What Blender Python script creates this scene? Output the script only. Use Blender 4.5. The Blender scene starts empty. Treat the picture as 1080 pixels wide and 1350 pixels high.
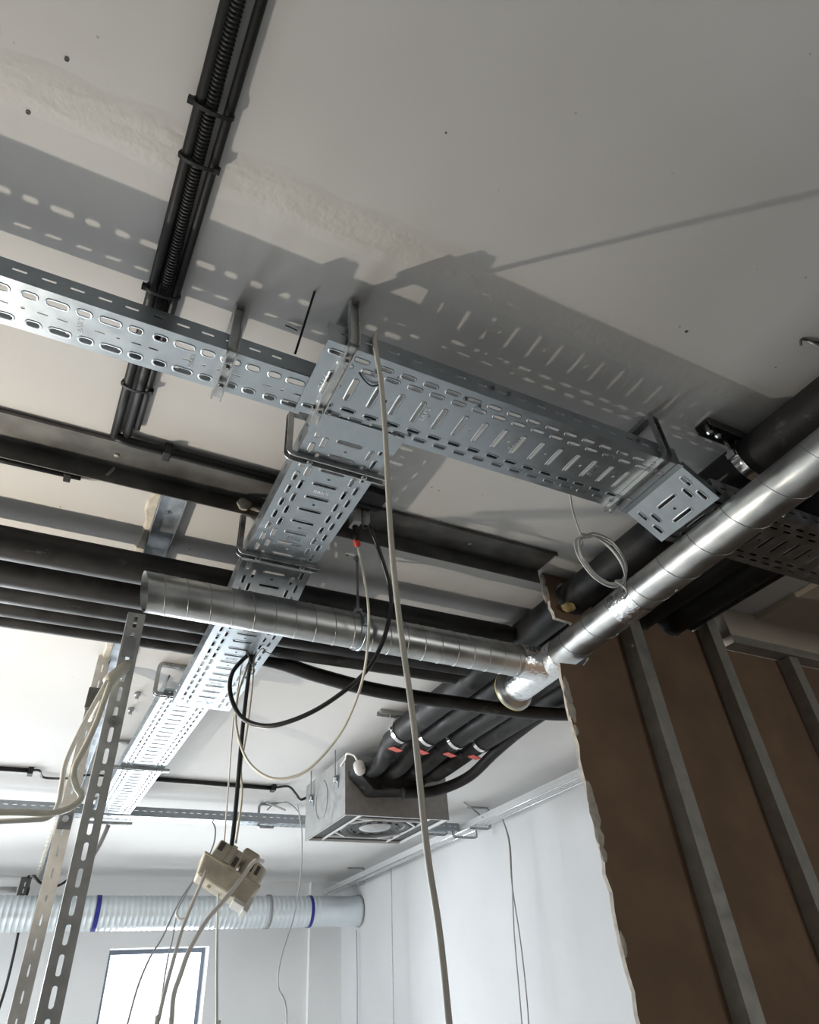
import bpy, bmesh, math, random
from mathutils import Vector, Matrix
from mathutils.geometry import tessellate_polygon

random.seed(7)
S = bpy.context.scene
C = S.collection
ZC = 1.6                      # camera height above the floor; all z below are written relative to the camera
H = 1.12                      # ceiling above the camera
R = math.radians

# ------------------------------------------------------------------ camera
FPX = 855.26
CAMR = Matrix.Rotation(R(-29.654), 3, 'Z') @ Matrix.Rotation(R(127.83), 3, 'X') @ Matrix.Rotation(R(-4.605), 3, 'Z')
cam_d = bpy.data.cameras.new('camera')
cam = bpy.data.objects.new('camera', cam_d)
C.objects.link(cam)
cam.matrix_world = Matrix.Translation((0, 0, ZC)) @ CAMR.to_4x4()
cam_d.sensor_fit = 'HORIZONTAL'
cam_d.sensor_width = 36.0
cam_d.lens = FPX * 36.0 / 1080.0
cam_d.clip_start = 0.02
S.camera = cam

# ------------------------------------------------------------------ world, lights, exposure
world = bpy.data.worlds.new('world')
S.world = world
world.use_nodes = True
bgn = world.node_tree.nodes['Background']
bgn.inputs[0].default_value = (0.86, 0.93, 1.0, 1)
bgn.inputs[1].default_value = 2.2

def area(name, loc, rot, sx, sy, power, col):
    l = bpy.data.lights.new(name, 'AREA')
    l.shape = 'RECTANGLE'; l.size = sx; l.size_y = sy; l.energy = power; l.color = col
    o = bpy.data.objects.new(name, l); C.objects.link(o)
    o.location = (loc[0], loc[1], loc[2] + ZC); o.rotation_euler = rot
    return o
DAY = (0.915, 0.965, 1.0)
# daylight by the seen far window, then light through added unseen windows
area('daylight_and_fill', (1.16, 7.26, -0.05), (R(-90), 0, 0), 0.8, 1.3, 95, DAY)
area('daylight_and_fill', (-1.35, 7.26, -0.05), (R(-90), 0, 0), 1.5, 1.3, 215, DAY)  # added: unseen second window, brightens the far room
area('daylight_and_fill', (-3.62, 5.5, -0.05), (0, R(-90), 0), 1.3, 2.2, 108, DAY)  # added: unseen side window, lifts the right wall and far ceiling
area('daylight_and_fill', (2.8, -2.72, -0.2), (R(90), 0, 0), 0.95, 0.95, 19, (1.0, 0.97, 0.92))  # added: frontal fill from behind the camera, set in a window
LAMP = (-0.89, 1.876, 0.08)
LAMP_W = 57
LAMP_COL = (1.0, 0.89, 0.745)

S.view_settings.view_transform = 'Standard'
S.view_settings.look = 'None'
S.view_settings.exposure = 0.0
S.view_settings.gamma = 1.0
S.view_settings.use_curve_mapping = False
S.cycles.use_denoising = True
S.cycles.max_bounces = 8
S.cycles.diffuse_bounces = 5
S.cycles.caustics_reflective = False
S.cycles.caustics_refractive = False

# ------------------------------------------------------------------ pixel -> point (a direction plus the plane a thing lies on)
def ray(x, y):
    return CAMR @ Vector(((x - 540) / FPX, -(y - 675) / FPX, -1.0))
def PY(x, y, Y):
    d = ray(x, y); return d * (Y / d.y)
def PZ(x, y, z):
    d = ray(x, y); return d * (z / d.z)
def PX(x, y, X):
    d = ray(x, y); return d * (X / d.x)

# ------------------------------------------------------------------ materials
MATS = {}
def nodes(name):
    m = bpy.data.materials.new(name); m.use_nodes = True
    nt = m.node_tree; b = nt.nodes['Principled BSDF']
    MATS[name] = m
    return m, nt, b
def mat(name, col, rough=0.5, metal=0.0, var=0.0, scale=20.0, bump=0.0, bscale=60.0, rvar=0.0, col2=None, detail=4, spec=None, stretch=None):
    m, nt, b = nodes(name)
    b.inputs['Base Color'].default_value = (*col, 1)
    b.inputs['Roughness'].default_value = rough
    b.inputs['Metallic'].default_value = metal
    if spec is not None: b.inputs['Specular IOR Level'].default_value = spec
    geo = nt.nodes.new('ShaderNodeNewGeometry')
    vec = geo.outputs['Position']
    if stretch:
        mp = nt.nodes.new('ShaderNodeMapping'); mp.inputs['Scale'].default_value = stretch
        nt.links.new(vec, mp.inputs['Vector']); vec = mp.outputs[0]
    if var or col2 or rvar:
        n = nt.nodes.new('ShaderNodeTexNoise'); n.inputs['Scale'].default_value = scale; n.inputs['Detail'].default_value = detail
        nt.links.new(vec, n.inputs['Vector'])
        if var or col2:
            cr = nt.nodes.new('ShaderNodeValToRGB')
            lo = tuple(c * (1 - var) for c in col); hi = col2 or tuple(min(1, c * (1 + var)) for c in col)
            cr.color_ramp.elements[0].position = 0.35; cr.color_ramp.elements[1].position = 0.68
            cr.color_ramp.elements[0].color = (*lo, 1); cr.color_ramp.elements[1].color = (*hi, 1)
            nt.links.new(n.outputs[0], cr.inputs[0]); nt.links.new(cr.outputs[0], b.inputs['Base Color'])
        if rvar:
            mr = nt.nodes.new('ShaderNodeMapRange')
            mr.inputs['To Min'].default_value = max(0.02, rough - rvar); mr.inputs['To Max'].default_value = min(1, rough + rvar)
            mr.inputs['From Min'].default_value = 0.3; mr.inputs['From Max'].default_value = 0.7
            nt.links.new(n.outputs[0], mr.inputs[0]); nt.links.new(mr.outputs[0], b.inputs['Roughness'])
    if bump:
        n2 = nt.nodes.new('ShaderNodeTexNoise'); n2.inputs['Scale'].default_value = bscale; n2.inputs['Detail'].default_value = 5
        nt.links.new(vec, n2.inputs['Vector'])
        bp = nt.nodes.new('ShaderNodeBump'); bp.inputs['Strength'].default_value = bump; bp.inputs['Distance'].default_value = 0.004
        nt.links.new(n2.outputs[0], bp.inputs['Height']); nt.links.new(bp.outputs[0], b.inputs['Normal'])
    return m

def ceiling_mat():
    m, nt, b = nodes('ceiling_plaster')
    L = nt.links.new
    geo = nt.nodes.new('ShaderNodeNewGeometry')
    n1 = nt.nodes.new('ShaderNodeTexNoise'); n1.inputs['Scale'].default_value = 1.7; n1.inputs['Detail'].default_value = 5
    L(geo.outputs['Position'], n1.inputs['Vector'])
    cr = nt.nodes.new('ShaderNodeValToRGB')
    cr.color_ramp.elements[0].position = 0.3; cr.color_ramp.elements[0].color = (0.64, 0.635, 0.625, 1)
    cr.color_ramp.elements[1].position = 0.7; cr.color_ramp.elements[1].color = (0.70, 0.695, 0.685, 1)
    L(n1.outputs[0], cr.inputs[0])
    # rough filled joint running along x
    sx = nt.nodes.new('ShaderNodeSeparateXYZ'); L(geo.outputs['Position'], sx.inputs[0])
    nw = nt.nodes.new('ShaderNodeTexNoise'); nw.inputs['Scale'].default_value = 6; L(geo.outputs['Position'], nw.inputs['Vector'])
    ma = nt.nodes.new('ShaderNodeMath'); ma.operation = 'MULTIPLY_ADD'; ma.inputs[1].default_value = 0.05; L(nw.outputs[0], ma.inputs[0]); L(sx.outputs[1], ma.inputs[2])
    mb = nt.nodes.new('ShaderNodeMath'); mb.operation = 'SUBTRACT'; mb.inputs[1].default_value = 0.575; L(ma.outputs[0], mb.inputs[0])
    mc = nt.nodes.new('ShaderNodeMath'); mc.operation = 'ABSOLUTE'; L(mb.outputs[0], mc.inputs[0])
    mr = nt.nodes.new('ShaderNodeMapRange'); mr.inputs['From Min'].default_value = 0.02; mr.inputs['From Max'].default_value = 0.045
    mr.inputs['To Min'].default_value = 1; mr.inputs['To Max'].default_value = 0; L(mc.outputs[0], mr.inputs[0])
    mix = nt.nodes.new('ShaderNodeMixRGB'); mix.inputs[2].default_value = (0.68, 0.655, 0.61, 1)
    mm = nt.nodes.new('ShaderNodeMath'); mm.operation = 'MULTIPLY'; mm.inputs[1].default_value = 0.55; L(mr.outputs[0], mm.inputs[0])
    L(mm.outputs[0], mix.inputs[0]); L(cr.outputs[0], mix.inputs[1])
    # tiny pits
    vo = nt.nodes.new('ShaderNodeTexVoronoi'); vo.inputs['Scale'].default_value = 26; L(geo.outputs['Position'], vo.inputs['Vector'])
    pr = nt.nodes.new('ShaderNodeMapRange'); pr.inputs['From Min'].default_value = 0.04; pr.inputs['From Max'].default_value = 0.07
    pr.inputs['To Min'].default_value = 1; pr.inputs['To Max'].default_value = 0; L(vo.outputs['Distance'], pr.inputs[0])
    n4 = nt.nodes.new('ShaderNodeTexNoise'); n4.inputs['Scale'].default_value = 5; L(geo.outputs['Position'], n4.inputs['Vector'])
    p2 = nt.nodes.new('ShaderNodeMapRange'); p2.inputs['From Min'].default_value = 0.56; p2.inputs['From Max'].default_value = 0.62; L(n4.outputs[0], p2.inputs[0])
    pm = nt.nodes.new('ShaderNodeMath'); pm.operation = 'MULTIPLY'; L(pr.outputs[0], pm.inputs[0]); L(p2.outputs[0], pm.inputs[1])
    mix2 = nt.nodes.new('ShaderNodeMixRGB'); mix2.inputs[2].default_value = (0.16, 0.15, 0.14, 1)
    L(pm.outputs[0], mix2.inputs[0]); L(mix.outputs[0], mix2.inputs[1])
    L(mix2.outputs[0], b.inputs['Base Color'])
    b.inputs['Roughness'].default_value = 0.9
    n3 = nt.nodes.new('ShaderNodeTexNoise'); n3.inputs['Scale'].default_value = 45; n3.inputs['Detail'].default_value = 6; L(geo.outputs['Position'], n3.inputs['Vector'])
    ms = nt.nodes.new('ShaderNodeMath'); ms.operation = 'MULTIPLY_ADD'; ms.inputs[1].default_value = 0.9; ms.inputs[2].default_value = 0.12; L(mr.outputs[0], ms.inputs[0])
    hm = nt.nodes.new('ShaderNodeMath'); hm.operation = 'MULTIPLY'; L(n3.outputs[0], hm.inputs[0]); L(ms.outputs[0], hm.inputs[1])
    bp = nt.nodes.new('ShaderNodeBump'); bp.inputs['Strength'].default_value = 0.5; bp.inputs['Distance'].default_value = 0.004
    L(hm.outputs[0], bp.inputs['Height']); L(bp.outputs[0], b.inputs['Normal'])
    return m
ceiling_mat()
mat('wall_white', (0.88, 0.88, 0.88), 0.85, var=0.02, scale=2, bump=0.08)
mat('wall_painted', (0.68, 0.69, 0.70), 0.85, var=0.03, scale=2, bump=0.08)
mat('wall_grey', (0.34, 0.33, 0.31), 0.9, var=0.08, scale=2)
mat('concrete_floor', (0.78, 0.775, 0.76), 0.75, var=0.2, scale=4)
mat('fill_cut_floor', (0.20, 0.19, 0.175), 0.8, var=0.15, scale=4)
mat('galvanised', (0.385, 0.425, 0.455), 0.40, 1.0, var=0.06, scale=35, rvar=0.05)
mat('galvanised_dull_shaded', (0.33, 0.34, 0.345), 0.45, 1.0, var=0.16, scale=30, rvar=0.1)  # dull steel, also the darker copy for two shaded tray pieces
mat('hanger_steel', (0.42, 0.43, 0.43), 0.36, 1.0, var=0.15, scale=40, rvar=0.1)
mat('duct_steel', (0.46, 0.47, 0.465), 0.36, 1.0, var=0.17, scale=14, rvar=0.06, bump=0.03, bscale=18)
mat('duct_seam', (0.34, 0.345, 0.34), 0.4, 1.0)
mat('foil', (0.80, 0.82, 0.84), 0.22, 1.0, bump=0.9, bscale=70, rvar=0.1, scale=40)
mat('far_duct', (0.78, 0.84, 0.87), 0.34, 0.75, var=0.03, scale=8, rvar=0.05)
mat('strut_grey', (0.46, 0.465, 0.46), 0.5, 0.3, var=0.12, scale=30)
mat('strut_pale', (0.60, 0.60, 0.575), 0.55, 0.35, var=0.1, scale=30)
mat('track_blue', (0.42, 0.46, 0.50), 0.42, 0.85, var=0.3, scale=18, rvar=0.15)
mat('beam_steel', (0.15, 0.147, 0.14), 0.5, 0.5, var=0.35, scale=9, rvar=0.1)
mat('stud_steel', (0.40, 0.39, 0.35), 0.45, 0.55, var=0.12, scale=25, rvar=0.1)
mat('insulation', (0.022, 0.022, 0.023), 0.52, var=0.5, scale=11, rvar=0.12, col2=(0.030, 0.030, 0.030), bump=0.1, bscale=90, spec=0.25)
def dusty(m):
    nt = m.node_tree; b = nt.nodes['Principled BSDF']
    src = b.inputs['Base Color'].links[0].from_socket
    g = nt.nodes.new('ShaderNodeNewGeometry'); mp = nt.nodes.new('ShaderNodeMapping'); mp.inputs['Scale'].default_value = (3.0, 5.0, 9.0)
    n = nt.nodes.new('ShaderNodeTexNoise'); n.inputs['Scale'].default_value = 2.6; n.inputs['Detail'].default_value = 8; n.inputs['Roughness'].default_value = 0.7
    mr = nt.nodes.new('ShaderNodeMapRange'); mr.inputs['From Min'].default_value = 0.60; mr.inputs['From Max'].default_value = 0.80; mr.inputs['To Max'].default_value = 0.6
    mx = nt.nodes.new('ShaderNodeMixRGB'); mx.inputs[2].default_value = (0.22, 0.22, 0.21, 1)
    L = nt.links.new
    L(g.outputs['Position'], mp.inputs[0]); L(mp.outputs[0], n.inputs['Vector']); L(n.outputs[0], mr.inputs[0])
    L(mr.outputs[0], mx.inputs[0]); L(src, mx.inputs[1]); L(mx.outputs[0], b.inputs['Base Color'])
dusty(MATS['insulation'])
mat('black_plastic', (0.014, 0.014, 0.014), 0.45, spec=0.3)
mat('black_cable', (0.014, 0.014, 0.014), 0.33)
mat('board_paper', (0.21, 0.135, 0.085), 0.9, var=0.14, scale=5, bump=0.05)
mat('gypsum', (0.56, 0.51, 0.44), 0.95, var=0.2, scale=40, bump=0.7, bscale=60)
mat('board_face', (0.50, 0.435, 0.36), 0.9, var=0.06, scale=6)
mat('filler', (0.66, 0.62, 0.54), 0.95, var=0.15, scale=30, bump=0.8, bscale=70)
mat('pvc_white', (0.80, 0.79, 0.75), 0.4)
mat('pvc_offwhite', (0.56, 0.54, 0.47), 0.45)
mat('galvanised_lit', (0.66, 0.67, 0.68), 0.42, 0.6)  # galvanised steel with bright light put into its colour
mat('pvc_cream', (0.76, 0.74, 0.63), 0.42, var=0.08, scale=30)
mat('pvc_grey', (0.50, 0.50, 0.49), 0.4)
mat('cable_grey', (0.34, 0.34, 0.33), 0.4)
mat('socket_beige', (0.58, 0.53, 0.43), 0.5, var=0.12, scale=35, bump=0.1)
mat('socket_shadow', (0.10, 0.09, 0.075), 0.7)
mat('red_tape', (0.62, 0.05, 0.04), 0.45)
mat('red_tag', (0.72, 0.16, 0.14), 0.5)
mat('blue_tape', (0.02, 0.03, 0.26), 0.4)
mat('yellow_seal', (0.55, 0.50, 0.18), 0.5)
mat('foam', (0.50, 0.38, 0.16), 0.9, var=0.3, scale=60, bump=1.0, bscale=80)
mat('fan_coil_shell', (0.34, 0.34, 0.335), 0.5, 0.55, var=0.10, scale=30, rvar=0.1)
mat('polystyrene', (0.66, 0.67, 0.67), 0.8)
mat('fan_dark', (0.05, 0.05, 0.052), 0.5)
mat('valve_white', (0.66, 0.65, 0.62), 0.5)
mat('chrome', (0.82, 0.83, 0.84), 0.16, 1.0)
mat('window_frame', (0.20, 0.235, 0.30), 0.5)
mat('reveal_white', (0.82, 0.83, 0.84), 0.8)
mat('lamp_yellow', (0.65, 0.42, 0.03), 0.5)

def glass_mat():
    m, nt, b = nodes('window_glass')
    nt.nodes.remove(b)
    t = nt.nodes.new('ShaderNodeBsdfTransparent'); g = nt.nodes.new('ShaderNodeBsdfGlossy'); g.inputs['Roughness'].default_value = 0.02
    fr = nt.nodes.new('ShaderNodeFresnel'); mx = nt.nodes.new('ShaderNodeMixShader')
    nt.links.new(fr.outputs[0], mx.inputs[0]); nt.links.new(t.outputs[0], mx.inputs[1]); nt.links.new(g.outputs[0], mx.inputs[2])
    nt.links.new(mx.outputs[0], nt.nodes['Material Output'].inputs[0])
glass_mat()
def emit_mat(name, col, s):
    m, nt, b = nodes(name)
    b.inputs['Emission Color'].default_value = (*col, 1); b.inputs['Emission Strength'].default_value = s
emit_mat('lamp_lens', LAMP_COL, 20)

# ------------------------------------------------------------------ mesh helpers
class MB:
    """collects geometry; build() links it as one mesh object"""
    def __init__(s): s.v = []; s.f = []; s.mi = []; s.cur = 0
    def add(s, vs, fs):
        o = len(s.v); s.v += [Vector(p) for p in vs]
        for f in fs: s.f.append(tuple(i + o for i in f)); s.mi.append(s.cur)
    def box(s, lo, hi):
        x0, y0, z0 = lo; x1, y1, z1 = hi
        s.add([(x0,y0,z0),(x1,y0,z0),(x1,y1,z0),(x0,y1,z0),(x0,y0,z1),(x1,y0,z1),(x1,y1,z1),(x0,y1,z1)],
              [(0,3,2,1),(4,5,6,7),(0,1,5,4),(1,2,6,5),(2,3,7,6),(3,0,4,7)])
        return s
    def obox(s, c, ax, ay, az):
        c = Vector(c); ax = Vector(ax); ay = Vector(ay); az = Vector(az)
        vs = [c + ax*i + ay*j + az*k for k in (-1,1) for i, j in ((-1,-1),(1,-1),(1,1),(-1,1))]
        s.add(vs, [(0,3,2,1),(4,5,6,7),(0,1,5,4),(1,2,6,5),(2,3,7,6),(3,0,4,7)]); return s
    def prof(s, path, pts, up=None, closed=True, caps=True):
        """sweep a closed 2D outline pts [(a,b)] along path"""
        path = [Vector(p) for p in path]; n = len(path)
        tang = []
        for i in range(n):
            a = path[max(0, i-1)]; b = path[min(n-1, i+1)]
            t = (b - a); tang.append(t.normalized() if t.length > 1e-9 else Vector((0,0,1)))
        t0 = tang[0]
        u = Vector(up) if up else (Vector((0,0,1)) if abs(t0.z) < 0.9 else Vector((1,0,0)))
        u = (u - t0 * u.dot(t0)).normalized()
        rings = []
        for i in range(n):
            t = tang[i]
            u = (u - t * u.dot(t))
            u = u.normalized() if u.length > 1e-6 else t.orthogonal().normalized()
            w = t.cross(u)
            # mitre: stretch in bends is ignored (bends are finely divided)
            rings.append([path[i] + u * a + w * b for a, b in pts])
        k = len(pts); vs = [p for r in rings for p in r]; fs = []
        for i in range(n - 1):
            for j in range(k if closed else k - 1):
                j2 = (j + 1) % k
                fs.append((i*k + j, i*k + j2, (i+1)*k + j2, (i+1)*k + j))
        if caps and closed:
            fs.append(tuple(range(k))[::-1]); fs.append(tuple((n-1)*k + j for j in range(k)))
        s.add(vs, fs); return s
    def tube(s, path, r, n=10, caps=True):
        return s.prof(path, [(r*math.cos(2*math.pi*i/n), r*math.sin(2*math.pi*i/n)) for i in range(n)], caps=caps)
    def cyl(s, a, b, r, n=20, caps=True):
        return s.tube([a, b], r, n, caps)
    def lathe(s, a, b, prof, n=28, caps=False):
        """prof [(t along a->b in metres, radius)]"""
        a = Vector(a); d = (Vector(b) - a).normalized(); u = d.orthogonal().normalized(); w = d.cross(u)
        vs = []; fs = []
        for t, r in prof:
            for i in range(n):
                an = 2*math.pi*i/n
                vs.append(a + d*t + u*(r*math.cos(an)) + w*(r*math.sin(an)))
        for j in range(len(prof)-1):
            for i in range(n):
                i2 = (i+1) % n
                fs.append((j*n+i, j*n+i2, (j+1)*n+i2, (j+1)*n+i))
        if caps:
            fs.append(tuple(range(n))[::-1]); fs.append(tuple((len(prof)-1)*n+i for i in range(n)))
        s.add(vs, fs); return s
    def build(s, name, m, parent=None, smooth=False, bevel=0.0, solid=0.0, off=-1.0):
        mats = m if isinstance(m, (list, tuple)) else [m]
        lo = Vector((min(p.x for p in s.v), min(p.y for p in s.v), min(p.z for p in s.v)))
        hi = Vector((max(p.x for p in s.v), max(p.y for p in s.v), max(p.z for p in s.v)))
        org = Vector(((lo.x+hi.x)/2, (lo.y+hi.y)/2, lo.z))
        me = bpy.data.meshes.new(name)
        me.from_pydata([p - org for p in s.v], [], s.f); me.update()
        for mm in mats: me.materials.append(MATS[mm])
        if len(mats) > 1: me.polygons.foreach_set('material_index', s.mi)
        if smooth:
            me.polygons.foreach_set('use_smooth', [True]*len(me.polygons))
            if smooth != 'all':
                try: me.set_sharp_from_angle(angle=R(40))
                except Exception: pass
        o = bpy.data.objects.new(name, me); C.objects.link(o)
        o.location = org + Vector((0, 0, ZC))
        if parent:
            par = parent
            o.parent = par
            o.location = o.location - absloc(par)
        if bevel:
            b = o.modifiers.new('bevel', 'BEVEL'); b.width = bevel; b.segments = 2; b.limit_method = 'ANGLE'; b.angle_limit = R(40)
        if solid:
            sm = o.modifiers.new('solidify', 'SOLIDIFY'); sm.thickness = solid; sm.offset = off
        return o
def absloc(o):
    p = Vector(o.location)
    while o.parent: o = o.parent; p = p + o.location
    return p
def tag(o, label, cat, group=None):
    o['label'] = label; o['category'] = cat
    if group: o['group'] = group
    return o
def thing(name, label, cat, loc, group=None):
    o = bpy.data.objects.new(name, None); C.objects.link(o)
    o.location = (loc[0], loc[1], loc[2] + ZC); o.empty_display_size = 0.05
    return tag(o, label, cat, group)
def struct(o): o['kind'] = 'structure'; return o
def sbox(name, lo, hi, m, parent=None):
    o = MB().box(lo, hi).build(name, m, parent)
    return o if parent else struct(o)
def spline(pts, n=8):
    P = [Vector(p) for p in pts]
    P = [P[0]*2 - P[1]] + P + [P[-1]*2 - P[-2]]
    out = []
    for i in range(1, len(P)-2):
        a, b, c, d = P[i-1], P[i], P[i+1], P[i+2]
        for k in range(n):
            t = k/n
            out.append(0.5*((2*b) + (c-a)*t + (2*a-5*b+4*c-d)*t*t + (3*b-a-3*c+d)*t**3))
    out.append(P[-2]); return out
def rounded(path, r, n=5):
    P = [Vector(p) for p in path]; out = [P[0]]
    for i in range(1, len(P)-1):
        a = (P[i-1]-P[i]).normalized(); b = (P[i+1]-P[i]).normalized()
        p0 = P[i] + a*r; p1 = P[i] + b*r
        for k in range(n+1):
            t = k/n
            out.append(p0*(1-t)**2 + P[i]*2*t*(1-t) + p1*t*t)
    out.append(P[-1]); return out
def cable(name, pts, r, m, label, cat='cable', group=None, n=8, sides=8, parent=None):
    o = MB().tube(spline(pts, n), r, sides).build(name, m, parent, smooth='all')
    if not parent: tag(o, label, cat, group)
    return o
def helix(a, b, r, pitch, wire, phase=0.0, seg=28, sides=4):
    a = Vector(a); b = Vector(b); d = (b-a); L = d.length; d.normalize(); u = d.orthogonal().normalized(); w = d.cross(u)
    n = int(L/pitch*seg); pts = []
    for i in range(n+1):
        t = i/n*L; an = 2*math.pi*t/pitch + phase
        pts.append(a + d*t + u*(r*math.cos(an)) + w*(r*math.sin(an)))
    return MB().tube(pts, wire, sides)

# ------------------------------------------------------------------ perforated sheets and cable trays
def slot_cell(mb, F, u0, u1, v0, v1, cu, cv, ha, hr, along_u, emb, low):
    """rectangle with one obround hole; F maps (u,v,n) -> point; emb: pressed rim height"""
    n = 8 if low else 16
    st = 360.0/n
    hx = (u1-u0)/2; hy = (v1-v0)/2; mx = (u0+u1)/2; my = (v0+v1)/2
    rings = []
    if emb and not low: specs = [('b', 0, 0), ('s', hr+0.0034, 0.0), ('s', hr+0.0016, -emb), ('s', hr, -emb*0.6)]
    else: specs = [('b', 0, 0), ('s', hr, 0.0)]
    for kind, rr, h in specs:
        ring = []
        for k in range(n):
            t = R(k*st); c = math.cos(t); sn = math.sin(t)
            if kind == 'b':
                q = max(abs(c), abs(sn)); ring.append(F(mx + hx*c/q, my + hy*sn/q, 0))
            else:
                if along_u:
                    e = 0 if abs(c) < 1e-6 else math.copysign(ha, c)
                    ring.append(F(cu + e + rr*c, cv + rr*sn, h))
                else:
                    e = 0 if abs(sn) < 1e-6 else math.copysign(ha, sn)
                    ring.append(F(cu + rr*c, cv + e + rr*sn, h))
        rings.append(ring)
    vs = [p for r in rings for p in r]; fs = []
    for j in range(len(rings)-1):
        for i in range(n):
            i2 = (i+1) % n
            fs.append((j*n+i, j*n+i2, (j+1)*n+i2, (j+1)*n+i))
    mb.add(vs, fs)
def strip(mb, F, L, v0, v1, pitch=None, off=0.0, cv=None, kinds=None, along_u=True, emb=0.0, low=False):
    """kinds: list cycled over cells of (half_length, half_width) or None for plain"""
    if pitch is None:
        mb.add([F(0,v0,0),F(L,v0,0),F(L,v1,0),F(0,v1,0)], [(0,1,2,3)]); return
    k0 = math.floor(-off/pitch) - 1; k = k0
    while True:
        a = off + k*pitch; b = a + pitch
        if a >= L: break
        if b > 1e-6:
            kd = kinds[k % len(kinds)]
            if a >= -1e-6 and b <= L+1e-6 and kd:
                slot_cell(mb, F, a, b, v0, v1, (a+b)/2, cv, kd[0], kd[1], along_u, emb, low)
            else:
                a2 = max(a, 0); b2 = min(b, L)
                mb.add([F(a2,v0,0),F(b2,v0,0),F(b2,v1,0),F(a2,v1,0)], [(0,1,2,3)])
        k += 1

def tray(name, label, org, du, dv, L, W, hside, m='galvanised', low=False, narrow=False, nside='near', group=None, up=None, rails=(True, True), emb=0.0010, pitch=0.05, off=0.0):
    """org: corner of the base (u=0,v=0); du, dv unit vectors; the rails rise along up"""
    org = Vector(org); du = Vector(du).normalized(); dv = Vector(dv).normalized()
    nn = Vector(up).normalized() if up else Vector((0,0,1))
    t = thing(name, label, 'cable tray', org + du*L/2 + dv*W/2, group)
    F = lambda u, v, n: org + du*u + dv*v + nn*n
    mb = MB()
    if narrow:
        lo_, sh_ = (0.0108, 0.0056), (0.0050, 0.0056)
        q = 0.042
        b = [0, 0.010, 0.034, 0.046, 0.056, 0.068, 0.092, W]
        strip(mb, F, L, b[0], b[1])
        strip(mb, F, L, b[1], b[2], q, 0.01+off, 0.022, [lo_, sh_, sh_, lo_, sh_], True, emb, low)
        strip(mb, F, L, b[2], b[3])
        strip(mb, F, L, b[3], b[4], q*0.72, 0.02+off, 0.051, [(0.007, 0.0016), (0.007, 0.0016), None, (0.007, 0.0016), (0.0005, 0.0028)], True, 0, low)
        strip(mb, F, L, b[4], b[5])
        strip(mb, F, L, b[5], b[6], q, 0.018+off, 0.080, [lo_, sh_, sh_, lo_, sh_], True, emb, low)
        strip(mb, F, L, b[6], b[7])
    else:
        k = W/0.2
        b = [0, 0.012*k, 0.033*k, 0.054*k, 0.066*k, 0.134*k, 0.146*k, 0.167*k, 0.188*k, W]
        ls = [(0.0105, 0.0036)]
        strip(mb, F, L, b[0], b[1])
        strip(mb, F, L, b[1], b[2], pitch, off, 0.0225*k, ls, True, emb, low)
        strip(mb, F, L, b[2], b[3], pitch, off+pitch/2, 0.0435*k, ls, True, emb, low)
        strip(mb, F, L, b[3], b[4])
        # transverse slots with an occasional round hole
        h2 = pitch*0.62; h1 = pitch - h2
        kk = math.floor(-off/pitch) - 1
        while off + kk*pitch < L:
            a = off + kk*pitch; c = a + h1; d = a + pitch
            if a >= -1e-6 and d <= L+1e-6:
                if kk % 2: slot_cell(mb, F, a, c, b[4], b[5], (a+c)/2, 0.1*k, 0.0005, 0.0032, False, 0, low)
                else: mb.add([F(a,b[4],0),F(c,b[4],0),F(c,b[5],0),F(a,b[5],0)], [(0,1,2,3)])
                slot_cell(mb, F, c, d, b[4], b[5], (c+d)/2, 0.1*k, 0.0255*k, 0.0039, False, emb, low)
            else:
                a2 = max(a, 0); d2 = min(d, L)
                if d2 > a2: mb.add([F(a2,b[4],0),F(d2,b[4],0),F(d2,b[5],0),F(a2,b[5],0)], [(0,1,2,3)])
            kk += 1
        strip(mb, F, L, b[5], b[6])
        strip(mb, F, L, b[6], b[7], pitch, off+pitch/2, 0.1565*k, ls, True, emb, low)
        strip(mb, F, L, b[7], b[8], pitch, off, 0.1775*k, ls, True, emb, low)
        strip(mb, F, L, b[8], b[9])
    mb.build('base', m, t, solid=0.0008, off=-1)
    for side, on in zip((0, 1), rails):
        if not on: continue
        vv = 0.0 if side == 0 else W
        sg = 1 if side == 0 else -1
        G = lambda u, v, n: org + du*u + dv*(vv - sg*n) + nn*v
        ms = MB()
        strip(ms, G, L, 0, hside*0.34)
        strip(ms, G, L, hside*0.34, hside*0.80, 0.044 if narrow else pitch, 0.01+off, hside*0.56, [(0.0085, 0.0030)], True, 0, low)
        strip(ms, G, L, hside*0.80, hside)
        # returned lip
        a = org + dv*vv + nn*hside; bq = a + dv*(sg*0.008)
        ms.add([a, a+du*L, bq+du*L, bq], [(0,1,2,3)])
        c2 = bq - nn*0.004
        ms.add([bq, bq+du*L, c2+du*L, c2], [(0,1,2,3)])
        ms.build('side_rail', m, t, solid=0.0012, off=0)
    return t
def bolt(t, p, n, r=0.0045, m='galvanised_dull_shaded'):
    p = Vector(p); n = Vector(n).normalized()
    b = MB(); b.lathe(p, p+n, [(0, 0), (0, r*1.7), (0.0015, r*1.7), (0.0015, r), (0.006, r), (0.006, 0)], 6)
    return b.build('bolt', m, t)
U_SEC = lambda w, d, t: [(-d/2,-w/2),(d/2,-w/2),(d/2,-w/2+t),(-d/2+t,-w/2+t),(-d/2+t,w/2-t),(d/2,w/2-t),(d/2,w/2),(-d/2,w/2)]
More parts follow.
